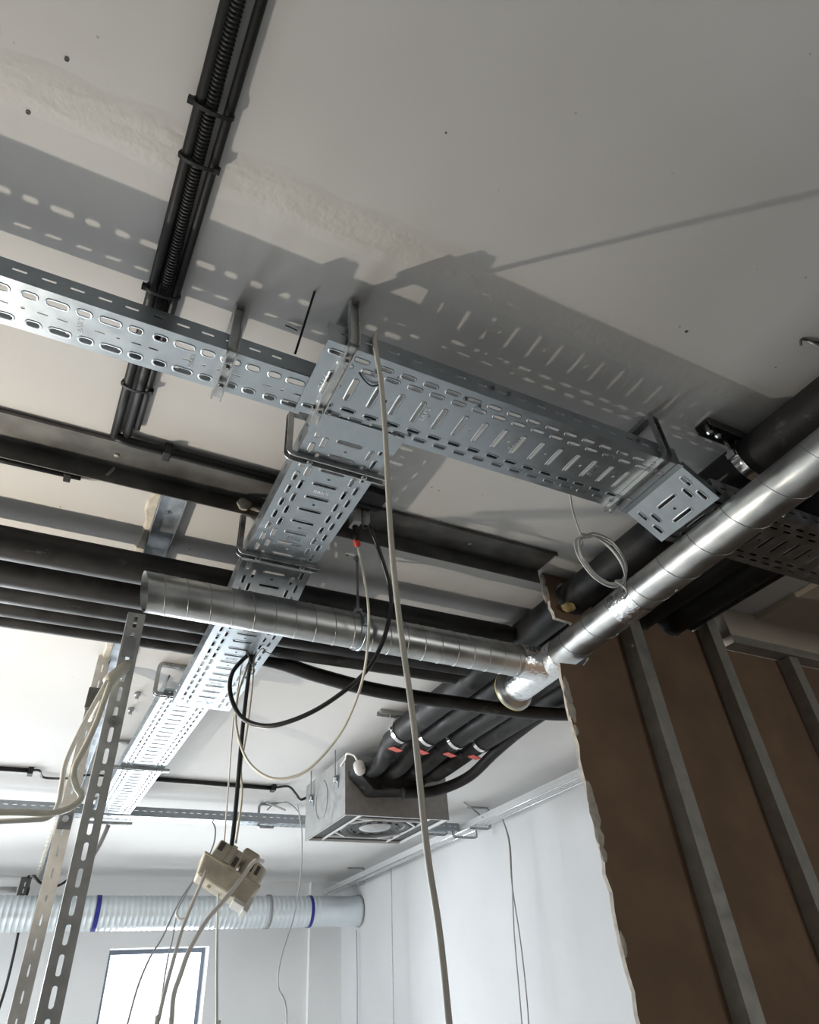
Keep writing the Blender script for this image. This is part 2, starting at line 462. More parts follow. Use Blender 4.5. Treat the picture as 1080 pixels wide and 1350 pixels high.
def c_hanger(label, pts, w=0.02, d=0.013, up=(0,0,1), group=None, m='hanger_steel', bolts=(), round_r=0.014, name='tray_hanger'):
    """C bracket: channel section swept round a three-sided path"""
    P = [Vector(p) for p in pts]
    t = thing(name, label, 'hanger', min(P, key=lambda p: p.z), group)
    MB().prof(rounded(pts, round_r, 6), U_SEC(w, d, 0.0028), up=up).build('channel', m, t)
    for p, n in bolts: bolt(t, p, n)
    return t

# ================================================================== THE SETTING
FZ = -ZC
XL, XR, YN, YB = -3.5, 4.2, -2.6, 7.0
sbox('floor', (XL-.3, 1.5, FZ-.1), (XR+.3, YB+.3, FZ), 'concrete_floor')
sbox('floor_front', (XL-.3, YN-.3, FZ-.1), (XR+.3, 1.5, FZ), 'fill_cut_floor')  # unseen; front floor split off and darkened to cut bounced fill
sbox('ceiling', (XL-.3, YN-.3, H), (XR+.3, YB+.3, H+.15), 'ceiling_plaster')

def wall_with_holes(name, axis, pos, th, lo, hi, z0, z1, holes, m):
    """wall across `axis` from lo to hi with rectangular holes (a0,a1,z0,z1) sorted along it"""
    b = MB()
    def put(a0, a1, c0, c1):
        if a1-a0 < 1e-5 or c1-c0 < 1e-5: return
        if axis == 'x': b.box((a0, pos, c0), (a1, pos+th, c1))
        else: b.box((pos, a0, c0), (pos+th, a1, c1))
    a = lo
    for h0, h1, q0, q1 in holes:
        put(a, h0, z0, z1); put(h0, h1, z0, q0); put(h0, h1, q1, z1); a = h1
    put(a, hi, z0, z1)
    return struct(b.build(name, m))
WIN = [(-2.15, -0.55, -0.72, 0.62), (0.745, 1.575, -0.72, 0.615)]
wall_with_holes('wall_back', 'x', YB, 0.25, XL, 2.82, FZ, H, WIN, 'wall_white')
wall_with_holes('wall_left', 'y', XL-.25, 0.25, YN, YB, FZ, H, [(4.3, 6.7, -0.72, 0.62)], 'wall_white')
wall_with_holes('wall_front', 'x', YN-.25, 0.25, XL, XR, FZ, H, [(2.3, 3.3, -0.7, 0.3)], 'wall_grey')
sbox('wall_right', (2.82, 1.39, FZ), (3.0, YB, H), 'wall_painted')
sbox('wall_far_right', (XR, YN, FZ), (XR+.2, 1.40, H), 'wall_grey')
sbox('trim_1', (2.50, 6.95, FZ), (2.82, YB, H), 'wall_white')

def window(name, axis, a0, a1, z0, z1, pos, mull=True):
    w = bpy.data.objects.new(name, None); C.objects.link(w); w.location = (0, 0, ZC); struct(w)
    f = 0.032
    def bx(lo, hi, nm, m):
        if axis == 'x': MB().box((lo[0], pos, lo[1]), (hi[0], pos+.06, hi[1])).build(nm, m, w)
        else: MB().box((pos, lo[0], lo[1]), (pos+.06, hi[0], hi[1])).build(nm, m, w)
    bx((a0, z0), (a0+f, z1), 'frame_jamb', 'window_frame'); bx((a1-f, z0), (a1, z1), 'frame_jamb', 'window_frame')
    bx((a0+f, z1-f), (a1-f, z1), 'frame_head', 'window_frame'); bx((a0+f, z0), (a1-f, z0+f), 'frame_sill', 'window_frame')
    if a1-a0 > 1.2:
        mid = (a0+a1)/2
        bx((mid-.03, z0+f), (mid+.03, z1-f), 'mullion', 'window_frame')
    if axis == 'x': MB().box((a0+f, pos+.025, z0+f), (a1-f, pos+.031, z1-f)).build('pane', 'window_glass', w)
    else: MB().box((pos+.025, a0+f, z0+f), (pos+.031, a1-f, z1-f)).build('pane', 'window_glass', w)
    return w
window('window_1', 'x', *WIN[1], YB+.15)
window('added_window_2', 'x', *WIN[0], YB+.15)  # unseen opening added for more daylight
window('added_window_4', 'x', 2.3, 3.3, -0.7, 0.3, YN-.2)  # unseen, added to let in the frontal fill
window('added_window_3', 'y', 4.3, 6.7, -0.72, 0.62, XL-.2)  # unseen opening added to light the far room from the side

# ---- partition of plasterboard on steel studs, seen from its unlined side
YP = 1.375
part_w = bpy.data.objects.new('wall_partition', None); C.objects.link(part_w); part_w.location = (2.6, YP, 0); struct(part_w)
PIPES_X = [(1.36, 1.04, 0.055), (1.50, 1.04, 0.055), (1.65, 1.04, 0.055), (1.79, 1.04, 0.055), (1.90, 1.05, 0.026)]
def jag(a, b, n, amp):
    out = []
    for i in range(n):
        t = i/n
        out.append((a[0]+(b[0]-a[0])*t + (random.uniform(-amp, amp) if i else 0), a[1]+(b[1]-a[1])*t))
    return out
outer = jag((1.262, H-.002), (1.275, 0.955), 9, .008) + [(1.275, .955), (1.335, .95), (1.372, .91), (1.385, .87), (1.372, .83), (1.345, .805), (1.253, .80)]
outer += jag((1.252, .79), (1.262, -1.0), 46, .0055) + [(1.262, FZ), (XR, FZ), (XR, 0.972), (2.03, 0.972), (2.03, 1.01), (1.985, 1.09), (1.985, H-.002)]
holes = []
for x, z, r in PIPES_X:
    rr = r + 0.006
    holes.append([(x+rr*math.cos(2*math.pi*i/18), z+rr*math.sin(2*math.pi*i/18)) for i in range(18)])
def extrude_poly(mb, outer, holes, y0, y1, face_mi=0, edge_mi=1):
    loops = [outer]+holes
    flat = [p for l in loops for p in l]; n = len(flat)
    tris = tessellate_polygon([[Vector((x, z, 0)) for x, z in l] for l in loops])
    o = len(mb.v)
    mb.v += [Vector((x, y0, z)) for x, z in flat] + [Vector((x, y1, z)) for x, z in flat]
    for t in tris:
        mb.f.append(tuple(o+i for i in t)); mb.mi.append(face_mi)
        mb.f.append(tuple(o+n+i for i in reversed(t))); mb.mi.append(face_mi)
    k = 0
    for l in loops:
        m = len(l)
        for i in range(m):
            a = k+i; b = k+(i+1) % m
            mb.f.append((o+a, o+b, o+n+b, o+n+a)); mb.mi.append(edge_mi)
        k += m
b = MB(); extrude_poly(b, outer, holes, YP, YP+.0125)
pb = b.build('plasterboard', ['board_paper', 'gypsum'], part_w)
# broken gypsum along the cut edge
def lump(name, c, r, m, label, cat, seed=1, parent=None, squash=(1, 1, 1)):
    rnd = random.Random(seed); bm = bmesh.new(); bmesh.ops.create_icosphere(bm, subdivisions=2, radius=1)
    mb = MB(); vs = []
    for v in bm.verts:
        k = rnd.uniform(.72, 1.12); vs.append(Vector((c[0]+v.co.x*r*squash[0]*k, c[1]+v.co.y*r*squash[1]*k, c[2]+v.co.z*r*squash[2]*k)))
    mb.add(vs, [tuple(x.index for x in f.verts) for f in bm.faces]); bm.free()
    o = mb.build(name, m, parent)
    return o if parent else tag(o, label, cat)
for k, (zc, hh, ww) in enumerate(((.735, .03, .010), (.70, .04, .016), (.655, .035, .014), (.60, .02, .008), (.43, .035, .014), (.385, .04, .019), (.33, .03, .014), (.29, .02, .010), (1.04, .04, .014), (1.09, .025, .012), (.1, .03, .008), (-.12, .03, .007))):
    lump('broken_edge', (1.258, YP+.001, zc), 1.0, 'gypsum', '', '', 20+k, part_w, (ww, .005, hh))
def stud(x, z0, z1):
    y0, y1 = YP-.052, YP-.001; w = .05; t = .0015
    sec = [(0,0),(w,0),(w,.008),(w-t,.008),(w-t,t),(t,t),(t,y1-y0-t),(w-t,y1-y0-t),(w-t,y1-y0-.008),(w,y1-y0-.008),(w,y1-y0),(0,y1-y0)]
    mb = MB(); mb.add([(x+a, y0+c, z) for z in (z0, z1) for a, c in sec],
                      [(i, (i+1) % 12, 12+(i+1) % 12, 12+i) for i in range(12)])
    mb.f.append(tuple(range(12))[::-1]); mb.mi.append(0); mb.f.append(tuple(range(12, 24))); mb.mi.append(0)
    return mb.build('stud', 'stud_steel', part_w)
stud(1.534, FZ+.01, 0.975); stud(1.922, FZ+.01, H-.004); stud(2.316, FZ+.01, 0.966); stud(2.71, FZ+.01, 0.966)
for sx in (1.534, 1.922, 2.316):
    for sz in (.45, .0, -.5, .86):
        MB().lathe((sx-.001, YP-.03, sz), (sx-.01, YP-.03, sz), [(0, 0), (0, .005), (.002, .005), (.0025, 0)], 8).build('screw', 'stud_steel', part_w)
# header: track under a boxed strip of board
MB().box((2.03, YP-.055, .972), (XR, YP-.0535, 1.004)).box((2.03, YP-.0535, .972), (XR, YP-.001, .9735)).build('header_track', 'stud_steel', part_w)
MB().box((2.03, YP-.052, 1.004), (XR, YP+.03, H-.001)).build('boxed_strip', 'board_face', part_w)
sbox('trim_2', (2.22, -.2, H-.022), (XR, YP-.053, H-.0005), 'board_face')

# ---- steel track on the ceiling along x
bt = bpy.data.objects.new('ceiling_track', None); C.objects.link(bt); bt.location = (0, 1.3, H+ZC-.05)
tag(bt, 'long dark grey steel track screwed to the ceiling, crossing above the tray', 'track')
sec = [(1.262, 1.107), (1.262, 1.1195), (1.372, 1.1195), (1.372, 1.070), (1.369, 1.070), (1.369, 1.116), (1.265, 1.116), (1.265, 1.107)]
mb = MB(); n = len(sec)
mb.add([(x, y, z) for x in (-2.2, 1.24) for y, z in sec], [(i, (i+1) % n, n+(i+1) % n, n+i) for i in range(n)])
mb.build('channel', 'beam_steel', bt)
for x in (-.55, -.05, .45, .95):
    MB().lathe((x, 1.318, 1.116), (x, 1.318, 1.0), [(0, .006), (.003, .006), (.004, 0)], 8).build('screw', 'stud_steel', bt)
# broken lump of plaster stuck to it
c0 = PY(325, 634, 1.36)
lump('plaster_lump', (c0.x, 1.352, 1.088), .026, 'gypsum', 'broken cream plaster flake stuck on the dark ceiling track', 'plaster', 3, squash=(.75, .28, .85))
c0 = PY(345, 640, 1.36)
lump('plaster_crumb', (c0.x, 1.356, 1.083), .016, 'gypsum', 'small crumb of cream plaster on the dark ceiling track beside the flake', 'plaster', 5, squash=(1.7, .3, .4))

# ---- pale blue steel track along y, carrying the slotted struts, with plaster left along it
ct = bpy.data.objects.new('partition_track', None); C.objects.link(ct); ct.location = (.105, 4, H+ZC-.03)
tag(ct, 'bluish galvanised partition track running along the ceiling to the far wall', 'track')
X0, X1 = .074, .138
mb = MB()
sec = [(X0, 1.092), (X0, 1.1195), (X1, 1.1195), (X1, 1.092), (X1-.0015, 1.092), (X1-.0015, 1.117), (X0+.0015, 1.117), (X0+.0015, 1.092)]
n = len(sec)
mb.add([(x, y, z) for y in (1.375, 6.99) for x, z in sec], [(i, (i+1) % n, n+(i+1) % n, n+i) for i in range(n)])
mb.build('channel', 'track_blue', ct)
for y in (1.50, 2.2, 2.9, 3.6, 4.4):
    MB().lathe((.106, y, 1.117), (.106, y, 1.0), [(0, .009), (.002, .009), (.002, .005), (.004, .005), (.004, 0)], 10).build('screw', 'galvanised_dull_shaded', ct)
mb = MB(); pl = []
rn = random.Random(2); ys = [1.375 + i*.045 for i in range(124)]
for y in ys: pl.append((.050 + rn.uniform(-.007, .007), y))
for i in range(len(ys)-1):
    a, b2 = pl[i], pl[i+1]
    z = 1.1125
    mb.add([(a[0], a[1], H-.0005), (a[0]+.006, a[1], z), (X0-.001, a[1], z), (b2[0], b2[1], H-.0005), (b2[0]+.006, b2[1], z), (X0-.001, b2[1], z)],
           [(0, 1, 4, 3), (1, 2, 5, 4)])
mb.build('plaster_strip', 'filler', ct)

# ================================================================== CABLE TRAYS
TB = 0.985
tA1 = tray('cable_tray', 'narrow perforated galvanised cable tray crossing under the black corrugated conduits', (-1.6, .80, .988), (1,0,0), (0,1,0), 1.87, .10, .046, narrow=True)
tA2 = tray('cable_tray', 'wide perforated cable tray between the tee junction and the bright bent-down end', (.258, .70, TB), (1,0,0), (0,1,0), .885, .19, .052)
sl = Vector((.085, 0, -.062)); slu = sl.normalized()
tP = tray('cable_tray', 'short bright slotted tray piece bent steeply down beside the round duct', (1.143, .70, TB), slu, (0,1,0), .118, .19, .02, up=(-slu.z, 0, slu.x), off=.012, rails=(True, True))
tA3 = tray('cable_tray', 'dark shaded cable tray passing behind the round duct towards the brown partition', (1.235, .70, .925), (1,0,0), (0,1,0), 2.4, .19, .05, m='galvanised_dull_shaded')  # darker steel copy puts the shadow into this tray's colour
tB1 = tray('cable_tray', 'perforated tray branch leaving the tee junction, held by two C hangers', (.495, .885, TB), (0,1,0), (-1,0,0), .555, .19, .05, off=.02)
d = Vector((0, .18, -.05))
tB15 = tray('cable_tray', 'short dark tray piece sloping down towards the crossing duct', (.497, 1.44, TB), d, (-1,0,0), d.length, .19, .05, m='galvanised_dull_shaded', up=(0, .05, .18))  # shade of the tilted piece put in by the darker steel
tB2 = tray('cable_tray', 'lowered tray section under the black pipes with cables tied to it', (.515, 1.62, .935), (0,1,0), (-1,0,0), .75, .205, .05, off=.01)
yv = Vector((-.030, 1, 0)).normalized(); xv = Vector((-1, -.030, 0)).normalized()
tB3 = tray('cable_tray', 'far bright white-lit tray running on to the back of the room', (.478, 2.40, 1.005), yv, xv, 1.81, .195, .05, off=.02)
tC = tray('cable_tray', 'slotted tray crossing the back room behind the fan coil unit', (-1.6, 4.22, 1.0), (1,0,0), (0,1,0), 4.20, .10, .05, low=True, narrow=True)
tW = tray('cable_tray', 'galvanised tray coloured as lit, high along the right-hand white wall of the back room', (2.70, 1.6, 1.0), (0,1,0), (-1,0,0), 5.3, .085, .045, low=True, narrow=False, m='galvanised_lit')
for xe in (2.615, 2.70): MB().tube([(xe, 1.6, 1.0), (xe, 6.9, 1.0)], .0035, 8).build('edge_glint', 'chrome', tW, smooth='all')  # chrome tubes added to imitate glints along the tray edges

# splice plates and bolts where the trays meet
MB().box((.20, .7985, .990), (.34, .7995, 1.030)).build('splice_plate', 'galvanised', tA1)
for x in (.292, .325, .405, .45): bolt(tA2, (x, .868 if x < .4 else .855, TB-.0015), (0, 0, -1), .004)
for x, y in ((.475, .872), (.505, .862), (.565, .725), (.60, .73), (.37, .735)): bolt(tA2, (x, y, TB-.0015), (0, 0, -1), .0036)
for x in (.62, .66, 1.02): bolt(tA2, (x, .699, 1.018), (0, -1, 0), .004)
for x, y in ((.33, 1.425), (.47, 1.43), (.40, 1.43)): bolt(tB1, (x, y, TB-.0015), (0, 0, -1), .0038)
# joint plate closing the tee
MB().box((.30, .872, TB-.004), (.50, .93, TB-.0025)).build('joint_plate', 'galvanised', tB1)
MB().box((1.128, .695, TB-.004), (1.146, .893, TB-.002)).build('joint_strip', 'galvanised', tA2)
MB().box((.302, 1.428, TB-.005), (.498, 1.447, TB-.003)).build('joint_strip', 'galvanised_dull_shaded', tB1)

# pressed lettering on the trays
_tx = {}
def letters(t, p, d, size=.013):
    key = size
    if key not in _tx:
        cu = bpy.data.curves.new('pressed_lettering', 'FONT'); cu.body = 'BAKS'; cu.size = size; cu.extrude = .0005
        cu.align_x = 'CENTER'; cu.align_y = 'CENTER'; cu.space_character = 1.1
        tmp = bpy.data.objects.new('tmp', cu); C.objects.link(tmp)
        bpy.context.view_layer.update()
        me = bpy.data.meshes.new_from_object(tmp.evaluated_get(bpy.context.evaluated_depsgraph_get()))
        bpy.data.objects.remove(tmp); me.name = 'pressed_lettering'; me.materials.clear(); me.materials.append(MATS['chrome']); _tx[key] = me
    o = bpy.data.objects.new('pressed_lettering', _tx[key]); C.objects.link(o)
    d = Vector(d).normalized(); nz = Vector((0, 0, -1)); yv_ = nz.cross(d)
    M = Matrix((d, yv_, nz)).transposed().to_4x4()
    o.parent = t
    o.matrix_local = Matrix.Translation(Vector(p) + Vector((0, 0, ZC)) - absloc(t)) @ M
    o['label'] = 'pressed letters BAKS'
for x in (-.62, -.145, .045): letters(tA1, (x, .851, .9872), (0, -1, 0))
for x in (.285, .508, .733, .958): letters(tA2, (x, .795, TB-.0012), (0, -1, 0), .015)
for y in (1.115, 1.315): letters(tB1, (.40, y, TB-.0012), (1, 0, 0), .015)
for y in (1.742, 1.942, 2.142): letters(tB2, (.412, y, .9338), (1, 0, 0), .015)

# ---- C hangers
HG = 'C hangers of the trays'
def hang_y(x, y0, y1, zb, label, bolts=True):
    """leg on the near side, arms running away along y"""
    z1 = H-.0075
    b = [((x, y0+.04, zb-.014), (0, 0, -1)), ((x, y1-.04, zb-.014), (0, 0, -1))] if bolts else []
    return c_hanger(label, [(x, y1-.03, z1), (x, y0, z1), (x, y0, zb-.008), (x, y1, zb-.008)], up=(0, 0, 1), bolts=b)
def hang_x(y, x0, x1, zb, label, m='hanger_steel', far=False):
    z1 = H-.0075
    b = [] if far else [((x0+.05, y, zb-.014), (0, 0, -1)), ((x1-.05, y, zb-.014), (0, 0, -1))]
    return c_hanger(label, [(x0+.11, y, z1), (x0, y, z1), (x0, y, zb-.008), (x1, y, zb-.008)], up=(0, 0, 1), bolts=b, m=m)
hang_y(.107, .786, .915, .986, 'C hanger with two bolts under the narrow tray beside the black rod')
hang_y(.303, .684, .905, TB, 'bright C hanger over the tee junction end of the wide tray')
hang_y(1.085, .684, .90, TB, 'C hanger at the right end of the wide tray by the bent-down piece')
hang_x(1.012, .285, .515, TB, 'rounded C hanger under the tray branch, next to the tee junction')
hang_x(1.415, .288, .51, TB, 'rounded C hanger under the tray branch, above its sloping piece')
hang_x(2.44, .252, .47, 1.004, 'C hanger between the lowered tray section and the far bright tray')
hang_x(3.34, .215, .475, 1.004, 'C hanger across the middle of the far bright tray', far=True)
hang_x(4.36, .20, .46, .998, 'C hanger at the far end of the bright tray near the back tray', far=True)
def small_hang(label, x, y, w=.13, zb=.99, dirx=-1):
    return c_hanger(label, [(x+dirx*w, y, H-.006), (x, y, H-.006), (x, y, zb-.006), (x+dirx*w, y, zb-.006)], w=.018, d=.012, up=(0, 0, 1), round_r=.02)
small_hang('small C hanger on the back tray next to the right-hand wall tray', 2.52, 4.27, .16)
small_hang('small C hanger of the wall tray where the back tray meets it', 2.74, 4.05, .16)
small_hang('small C hanger of the wall tray above the end of the silver duct', 2.74, 6.2, .16)
small_hang('small C hanger of the back tray behind the fan coil unit', 1.18, 4.27, .10, dirx=1)
# loose C bracket below the corner of the wall tray
q = PY(615, 1104, 4.15)
c_hanger('C bracket hanging just below the meeting corner of the wall tray', [(q.x-.10, 4.15, q.z+.05), (q.x-.10, 4.15, q.z), (q.x+.08, 4.15, q.z), (q.x+.08, 4.15, q.z+.05)], w=.02, d=.012, up=(-1, 0, 0))

# ================================================================== DUCTS
DZ, DR = .87, .0505
def duct_dir(Y): return Vector((1.275 + .055*(Y-.485), Y, DZ))
dr = thing('round_duct', 'long shiny spiral round duct running from the tray end through the brown partition', 'duct', (1.3, 1.0, DZ-DR))
a, b_ = duct_dir(-.6), duct_dir(1.442)
MB().lathe(a, b_, [(0, DR), ((b_-a).length, DR)], 40).build('pipe', 'duct_steel', dr, smooth=True)
helix(a, b_, DR, .112, .0014).build('spiral_seam', 'duct_seam', dr, smooth='all')
# crumpled tape patch where the wire touches it, and screws
pc = PY(835, 790, 1.06); yy = 1.11
MB().lathe(duct_dir(yy-.055), duct_dir(yy+.03), [(0, DR+.0012), (.085, DR+.0012)], 40).build('foil_tape', 'foil', dr, smooth=True)
for yy, an in ((.62, -60), (.95, -80), (.80, -20), (1.2, -70)):
    p = duct_dir(yy) + Vector((math.cos(R(an)), 0, math.sin(R(an))))*(DR)
    n = Vector((math.cos(R(an)), 0, math.sin(R(an))))
    MB().lathe(p, p+n, [(0, .004), (.002, .004), (.003, 0)], 8).build('rivet', 'stud_steel', dr)
# tee saddle, foil wrapping and capped end
tee = thing('duct_tee', 'foil-taped duct tee with a flanged end cap where two ducts meet', 'duct tee', (1.335, 1.56, DZ-.06))
a, b_ = duct_dir(1.44), duct_dir(1.70)
L = (b_-a).length
MB().lathe(a, b_, [(0, DR+.001), (.005, DR+.003), (L-.03, DR+.003), (L, DR+.001)], 40).build('sleeve', 'foil', tee, smooth=True)
c = duct_dir(1.545)
MB().lathe((1.215, 1.528, DZ), (1.33, 1.528, DZ), [(0, DR+.0012), (.012, DR+.0026), (.075, DR+.003), (.095, DR+.008)], 40).build('saddle', 'foil', tee, smooth=True)
a, b_ = duct_dir(1.695), duct_dir(1.80)
cp = MB().lathe(a, b_, [(0, DR), (.02, DR), (.024, DR+.012), (.034, DR+.02), (.040, DR+.021), (.042, DR+.016), (.042, 0)], 40).build('end_cap', 'duct_steel', tee, smooth=True)
a2 = duct_dir(1.695+.0385)
MB().lathe(a2, a2+(b_-a).normalized()*.01, [(0, DR+.0215), (.005, DR+.0215), (.005, DR+.017)], 40).build('seal', 'yellow_seal', tee, smooth=True)

dl = thing('round_duct', 'cross spiral round duct slung below the tray, open end by the slotted strut', 'duct', (.68, 1.52, DZ-DR))
a, b_ = Vector((.088, 1.507, DZ)), Vector((1.222, 1.5285, DZ))
L = (b_-a).length; dd = (b_-a).normalized()
mb = MB(); n = 40
# mitred open end: cut slanting so that the top reaches further left
vs = []; u = Vector((0, 0, 1)); w = dd.cross(u)
for r in (DR, DR-.0012):
    for i in range(n):
        an = 2*math.pi*i/n; off = u*(r*math.cos(an)) + w*(r*math.sin(an))
        vs.append(a + off + dd*(-.012*math.cos(an))); vs.append(b_ + off)
fs = []
for i in range(n):
    j = (i+1) % n
    fs.append((2*i, 2*j, 2*j+1, 2*i+1)); k = 2*n
    fs.append((k+2*i, k+2*i+1, k+2*j+1, k+2*j)); fs.append((2*i, k+2*i, k+2*j, 2*j))
mb.add(vs, fs); mb.build('pipe', 'duct_steel', dl, smooth=True)
helix(a+dd*.02, b_-dd*.015, DR, .056, .0015).build('spiral_seam', 'duct_seam', dl, smooth='all')
# clamp ring with threaded rod
cl = thing('duct_clamp', 'two-part pipe clamp ring hanging the cross duct from a threaded rod', 'clamp', (.665, 1.517, DZ-.06))
cx = .667
MB().lathe((cx-.010, 1.518, DZ), (cx+.010, 1.518, DZ), [(0, DR+.0008), (0, DR+.0042), (.006, DR+.0042), (.007, DR+.003), (.013, DR+.003), (.014, DR+.0042), (.02, DR+.0042), (.02, DR+.0008)], 40).build('ring', 'galvanised', cl, smooth=True)
MB().box((cx-.010, 1.518-.008, DZ+DR+.003), (cx+.010, 1.518+.008, DZ+DR+.02)).build('lug', 'galvanised_dull_shaded', cl, bevel=.001)
MB().cyl((cx, 1.518, DZ+DR+.01), (cx, 1.518, H-.004), .0042, 8).build('threaded_rod', 'galvanised_dull_shaded', cl)
MB().lathe((cx, 1.518, H-.0005), (cx, 1.518, 0), [(0, .013), (.003, .013), (.003, .008), (.010, .008), (.010, 0)], 6).build('nut', 'hanger_steel', cl)
MB().box((cx-.010, 1.515-DR-.012, DZ-.012), (cx+.010, 1.515-DR-.002, DZ+.012)).build('clamp_ear', 'galvanised', cl, bevel=.001)

# far silver duct under the window wall
YD, ZD, RD = 6.5, .812, .122
fd = thing('flexible_duct', 'large pale silver duct under the ceiling in front of the window wall', 'duct', (1.2, YD, ZD-RD))
mb = MB(); prof = []; t = 0.0; L = 2.82+1.5
while t < L-.42:
    prof += [(t, RD-.0015), (t+.026, RD-.0015), (t+.031, RD+.002), (t+.037, RD+.002)]; t += .042
prof += [(L-.42, RD), (L-.02, RD)]
MB().lathe((-1.5, YD, ZD), (2.82, YD, ZD), prof, 36).build('pipe', 'far_duct', fd, smooth=True)
MB().lathe((2.80, YD, ZD), (2.82, YD, ZD), [(0, RD), (0, RD+.008), (.012, RD+.008)], 36).build('collar', 'strut_grey', fd, smooth=True)
for X, w in ((PY(412, 1203, YD-.1).x, .030), (PY(126, 1215, YD-.1).x, .034)):
    MB().lathe((X-w/2, YD, ZD), (X+w/2, YD, ZD), [(0, RD+.004), (w, RD+.004)], 36).build('blue_tape', 'blue_tape', fd, smooth=True)
X = PY(357, 1203, YD-.1).x
for dx in (-.011, .011):
    MB().lathe((X+dx-.005, YD, ZD), (X+dx+.005, YD, ZD), [(0, RD+.002), (0, RD+.009), (.010, RD+.009), (.010, RD+.002)], 36).build('clamp_ring', 'strut_grey', fd, smooth=True)

# ================================================================== BLACK INSULATED PIPES
def seam_pipe(name, label, path, r, group=None, rings=()):
    t = thing(name, label, 'pipe', Vector(path[0])+Vector((0, 0, -r)), group)
    MB().tube(path, r, 24).build('insulation', 'insulation', t, smooth=True)
    for p, d in rings:
        p = Vector(p); d = Vector(d)
        MB().lathe(p-d*.012, p+d*.012, [(0, r+.0005), (.004, r+.0018), (.020, r+.0018), (.024, r+.0005)], 24).build('joint_tape', 'black_plastic', t, smooth=True)
    return t
XB = [(1.662, 1.028, .044, 'black insulated pipe nearest the cross duct in the bundle of side-by-side pipes'),
      (1.826, 1.048, .050, 'second black insulated pipe from the cross duct in the bundle'),
      (1.930, 1.050, .047, 'third black insulated pipe from the cross duct in the bundle'),
      (2.022, 1.050, .043, 'fourth black insulated pipe from the cross duct in the bundle')]
for y, z, r, lab in XB:
    seam_pipe('insulated_pipe', lab, [(-2.4, y, z), (-.6, y, z), (.55, y, z), (1.297, y, z)], r)
tp = thing('insulated_hose', 'thin black hose at the edge of the pipe bundle, passing under the fan coil pipes', 'pipe', (1.0, 2.08, .95))
pts = [(-2.4, 2.09, 1.03), (-.5, 2.09, 1.03), (.2, 2.09, 1.03), (.56, 2.09, 1.024), (.75, 2.085, .99), (1.0, 2.07, .955), (1.4, 2.06, .945), (1.72, 2.06, .95), (1.95, 2.02, .97), (2.2, 1.8, 1.02), (2.35, 1.6, 1.04)]
MB().tube(spline(pts, 8), .026, 16).build('hose', 'insulation', tp, smooth='all')

names = ['black insulated pipe beside the bent-down tray end, held by a bright clamp', 'second black insulated pipe leading to the fan coil unit', 'third black insulated pipe leading to the fan coil unit', 'fourth black insulated pipe leading to the fan coil unit']
YC = 2.63
for i, (x, z, r) in enumerate(PIPES_X[:4]):
    seam_pipe('insulated_pipe', names[i], [(x, -.6, z), (x, 1.0, z), (x+.01, 2.0, z), (x+.01, YC+.02, z)], r)
# soft connecting hoses with red tags, from the clamps to the unit
tags_px = [(550, 985), (578, 990), (605, 998), (625, 1000)]
for i, (x, z, r) in enumerate(PIPES_X[:4]):
    t = thing('connection_hose', ['first', 'second', 'third', 'fourth'][i] + ' red-tagged black hose of the fan coil, counted from its white actuator', 'hose', (x, 2.9, z-.06))
    xe = 1.37 + .105*i
    MB().lathe((x+.01, YC, z-.006), (x+.01, YC+.14, z-.012), [(0, .049), (.12, .048), (.135, .042)], 24).build('sleeve', 'insulation', t, smooth=True)
    MB().tube(spline([(x+.01, YC+.06, z-.012), (x+.008, YC+.15, z-.02), (xe+.02, 2.90, z-.055-.008*i), (xe+.008, 2.98, z-.07), (xe, 3.06, z-.06)], 8), .041, 18).build('hose', 'insulation', t, smooth='all')
    q = Vector((x+.01, YC+.085, z-.0605))
    MB().obox(q, (.027, .009, -.003), (-.008, .015, 0), (0, 0, .0022)).build('red_tag', 'red_tag', t, bevel=.001)
lt = thing('drain_hose', 'looping black drain hose along the outside of the pipe bundle', 'hose', (1.9, 2.4, .9))
pts = [(1.90, -.6, 1.05), (1.90, 1.4, 1.05), (1.905, 2.2, 1.045), (1.90, 2.45, 1.03), (1.88, 2.66, .99), (1.83, 2.82, .925), (1.73, 2.92, .885), (1.63, 2.955, .868), (1.52, 2.962, .862)]
MB().tube(spline(pts, 10), .026, 16).build('hose', 'insulation', lt, smooth='all')
# clamps on a ceiling strut in front of the unit
stt = thing('clamp_strut', 'short grey ceiling strut carrying the row of pipe clamps before the fan coil', 'strut', (1.6, YC, H-.05))
MB().prof([(1.25, YC, H-.0105), (1.95, YC, H-.0105)], U_SEC(.04, .02, .0025), up=(0, 0, -1)).build('channel', 'strut_grey', stt)
ordn = ['first', 'second', 'third', 'fourth']
for i, (x, z, r) in enumerate(PIPES_X[:4]):
    t = thing('pipe_clamp', ordn[i] + ' bright pipe clamp by the fan coil, counted from its white actuator', 'clamp', (x, YC, z-r))
    MB().lathe((x+.01, YC-.012, z), (x+.01, YC+.012, z), [(0, r+.0005), (0, r+.005), (.024, r+.005), (.024, r+.0005)], 32).build('ring', 'chrome', t, smooth=True)
    for s in (-1, 1):
        MB().cyl((x+.01+s*(r+.008), YC, z-.02), (x+.01+s*(r+.008), YC, H-.012), .003, 8).build('stud_bolt', 'chrome', t)
        MB().box((x+.01+s*(r+.008)-.008, YC-.011, z-.006), (x+.01+s*(r+.008)+.008, YC+.011, z+.006)).build('ear', 'chrome', t)
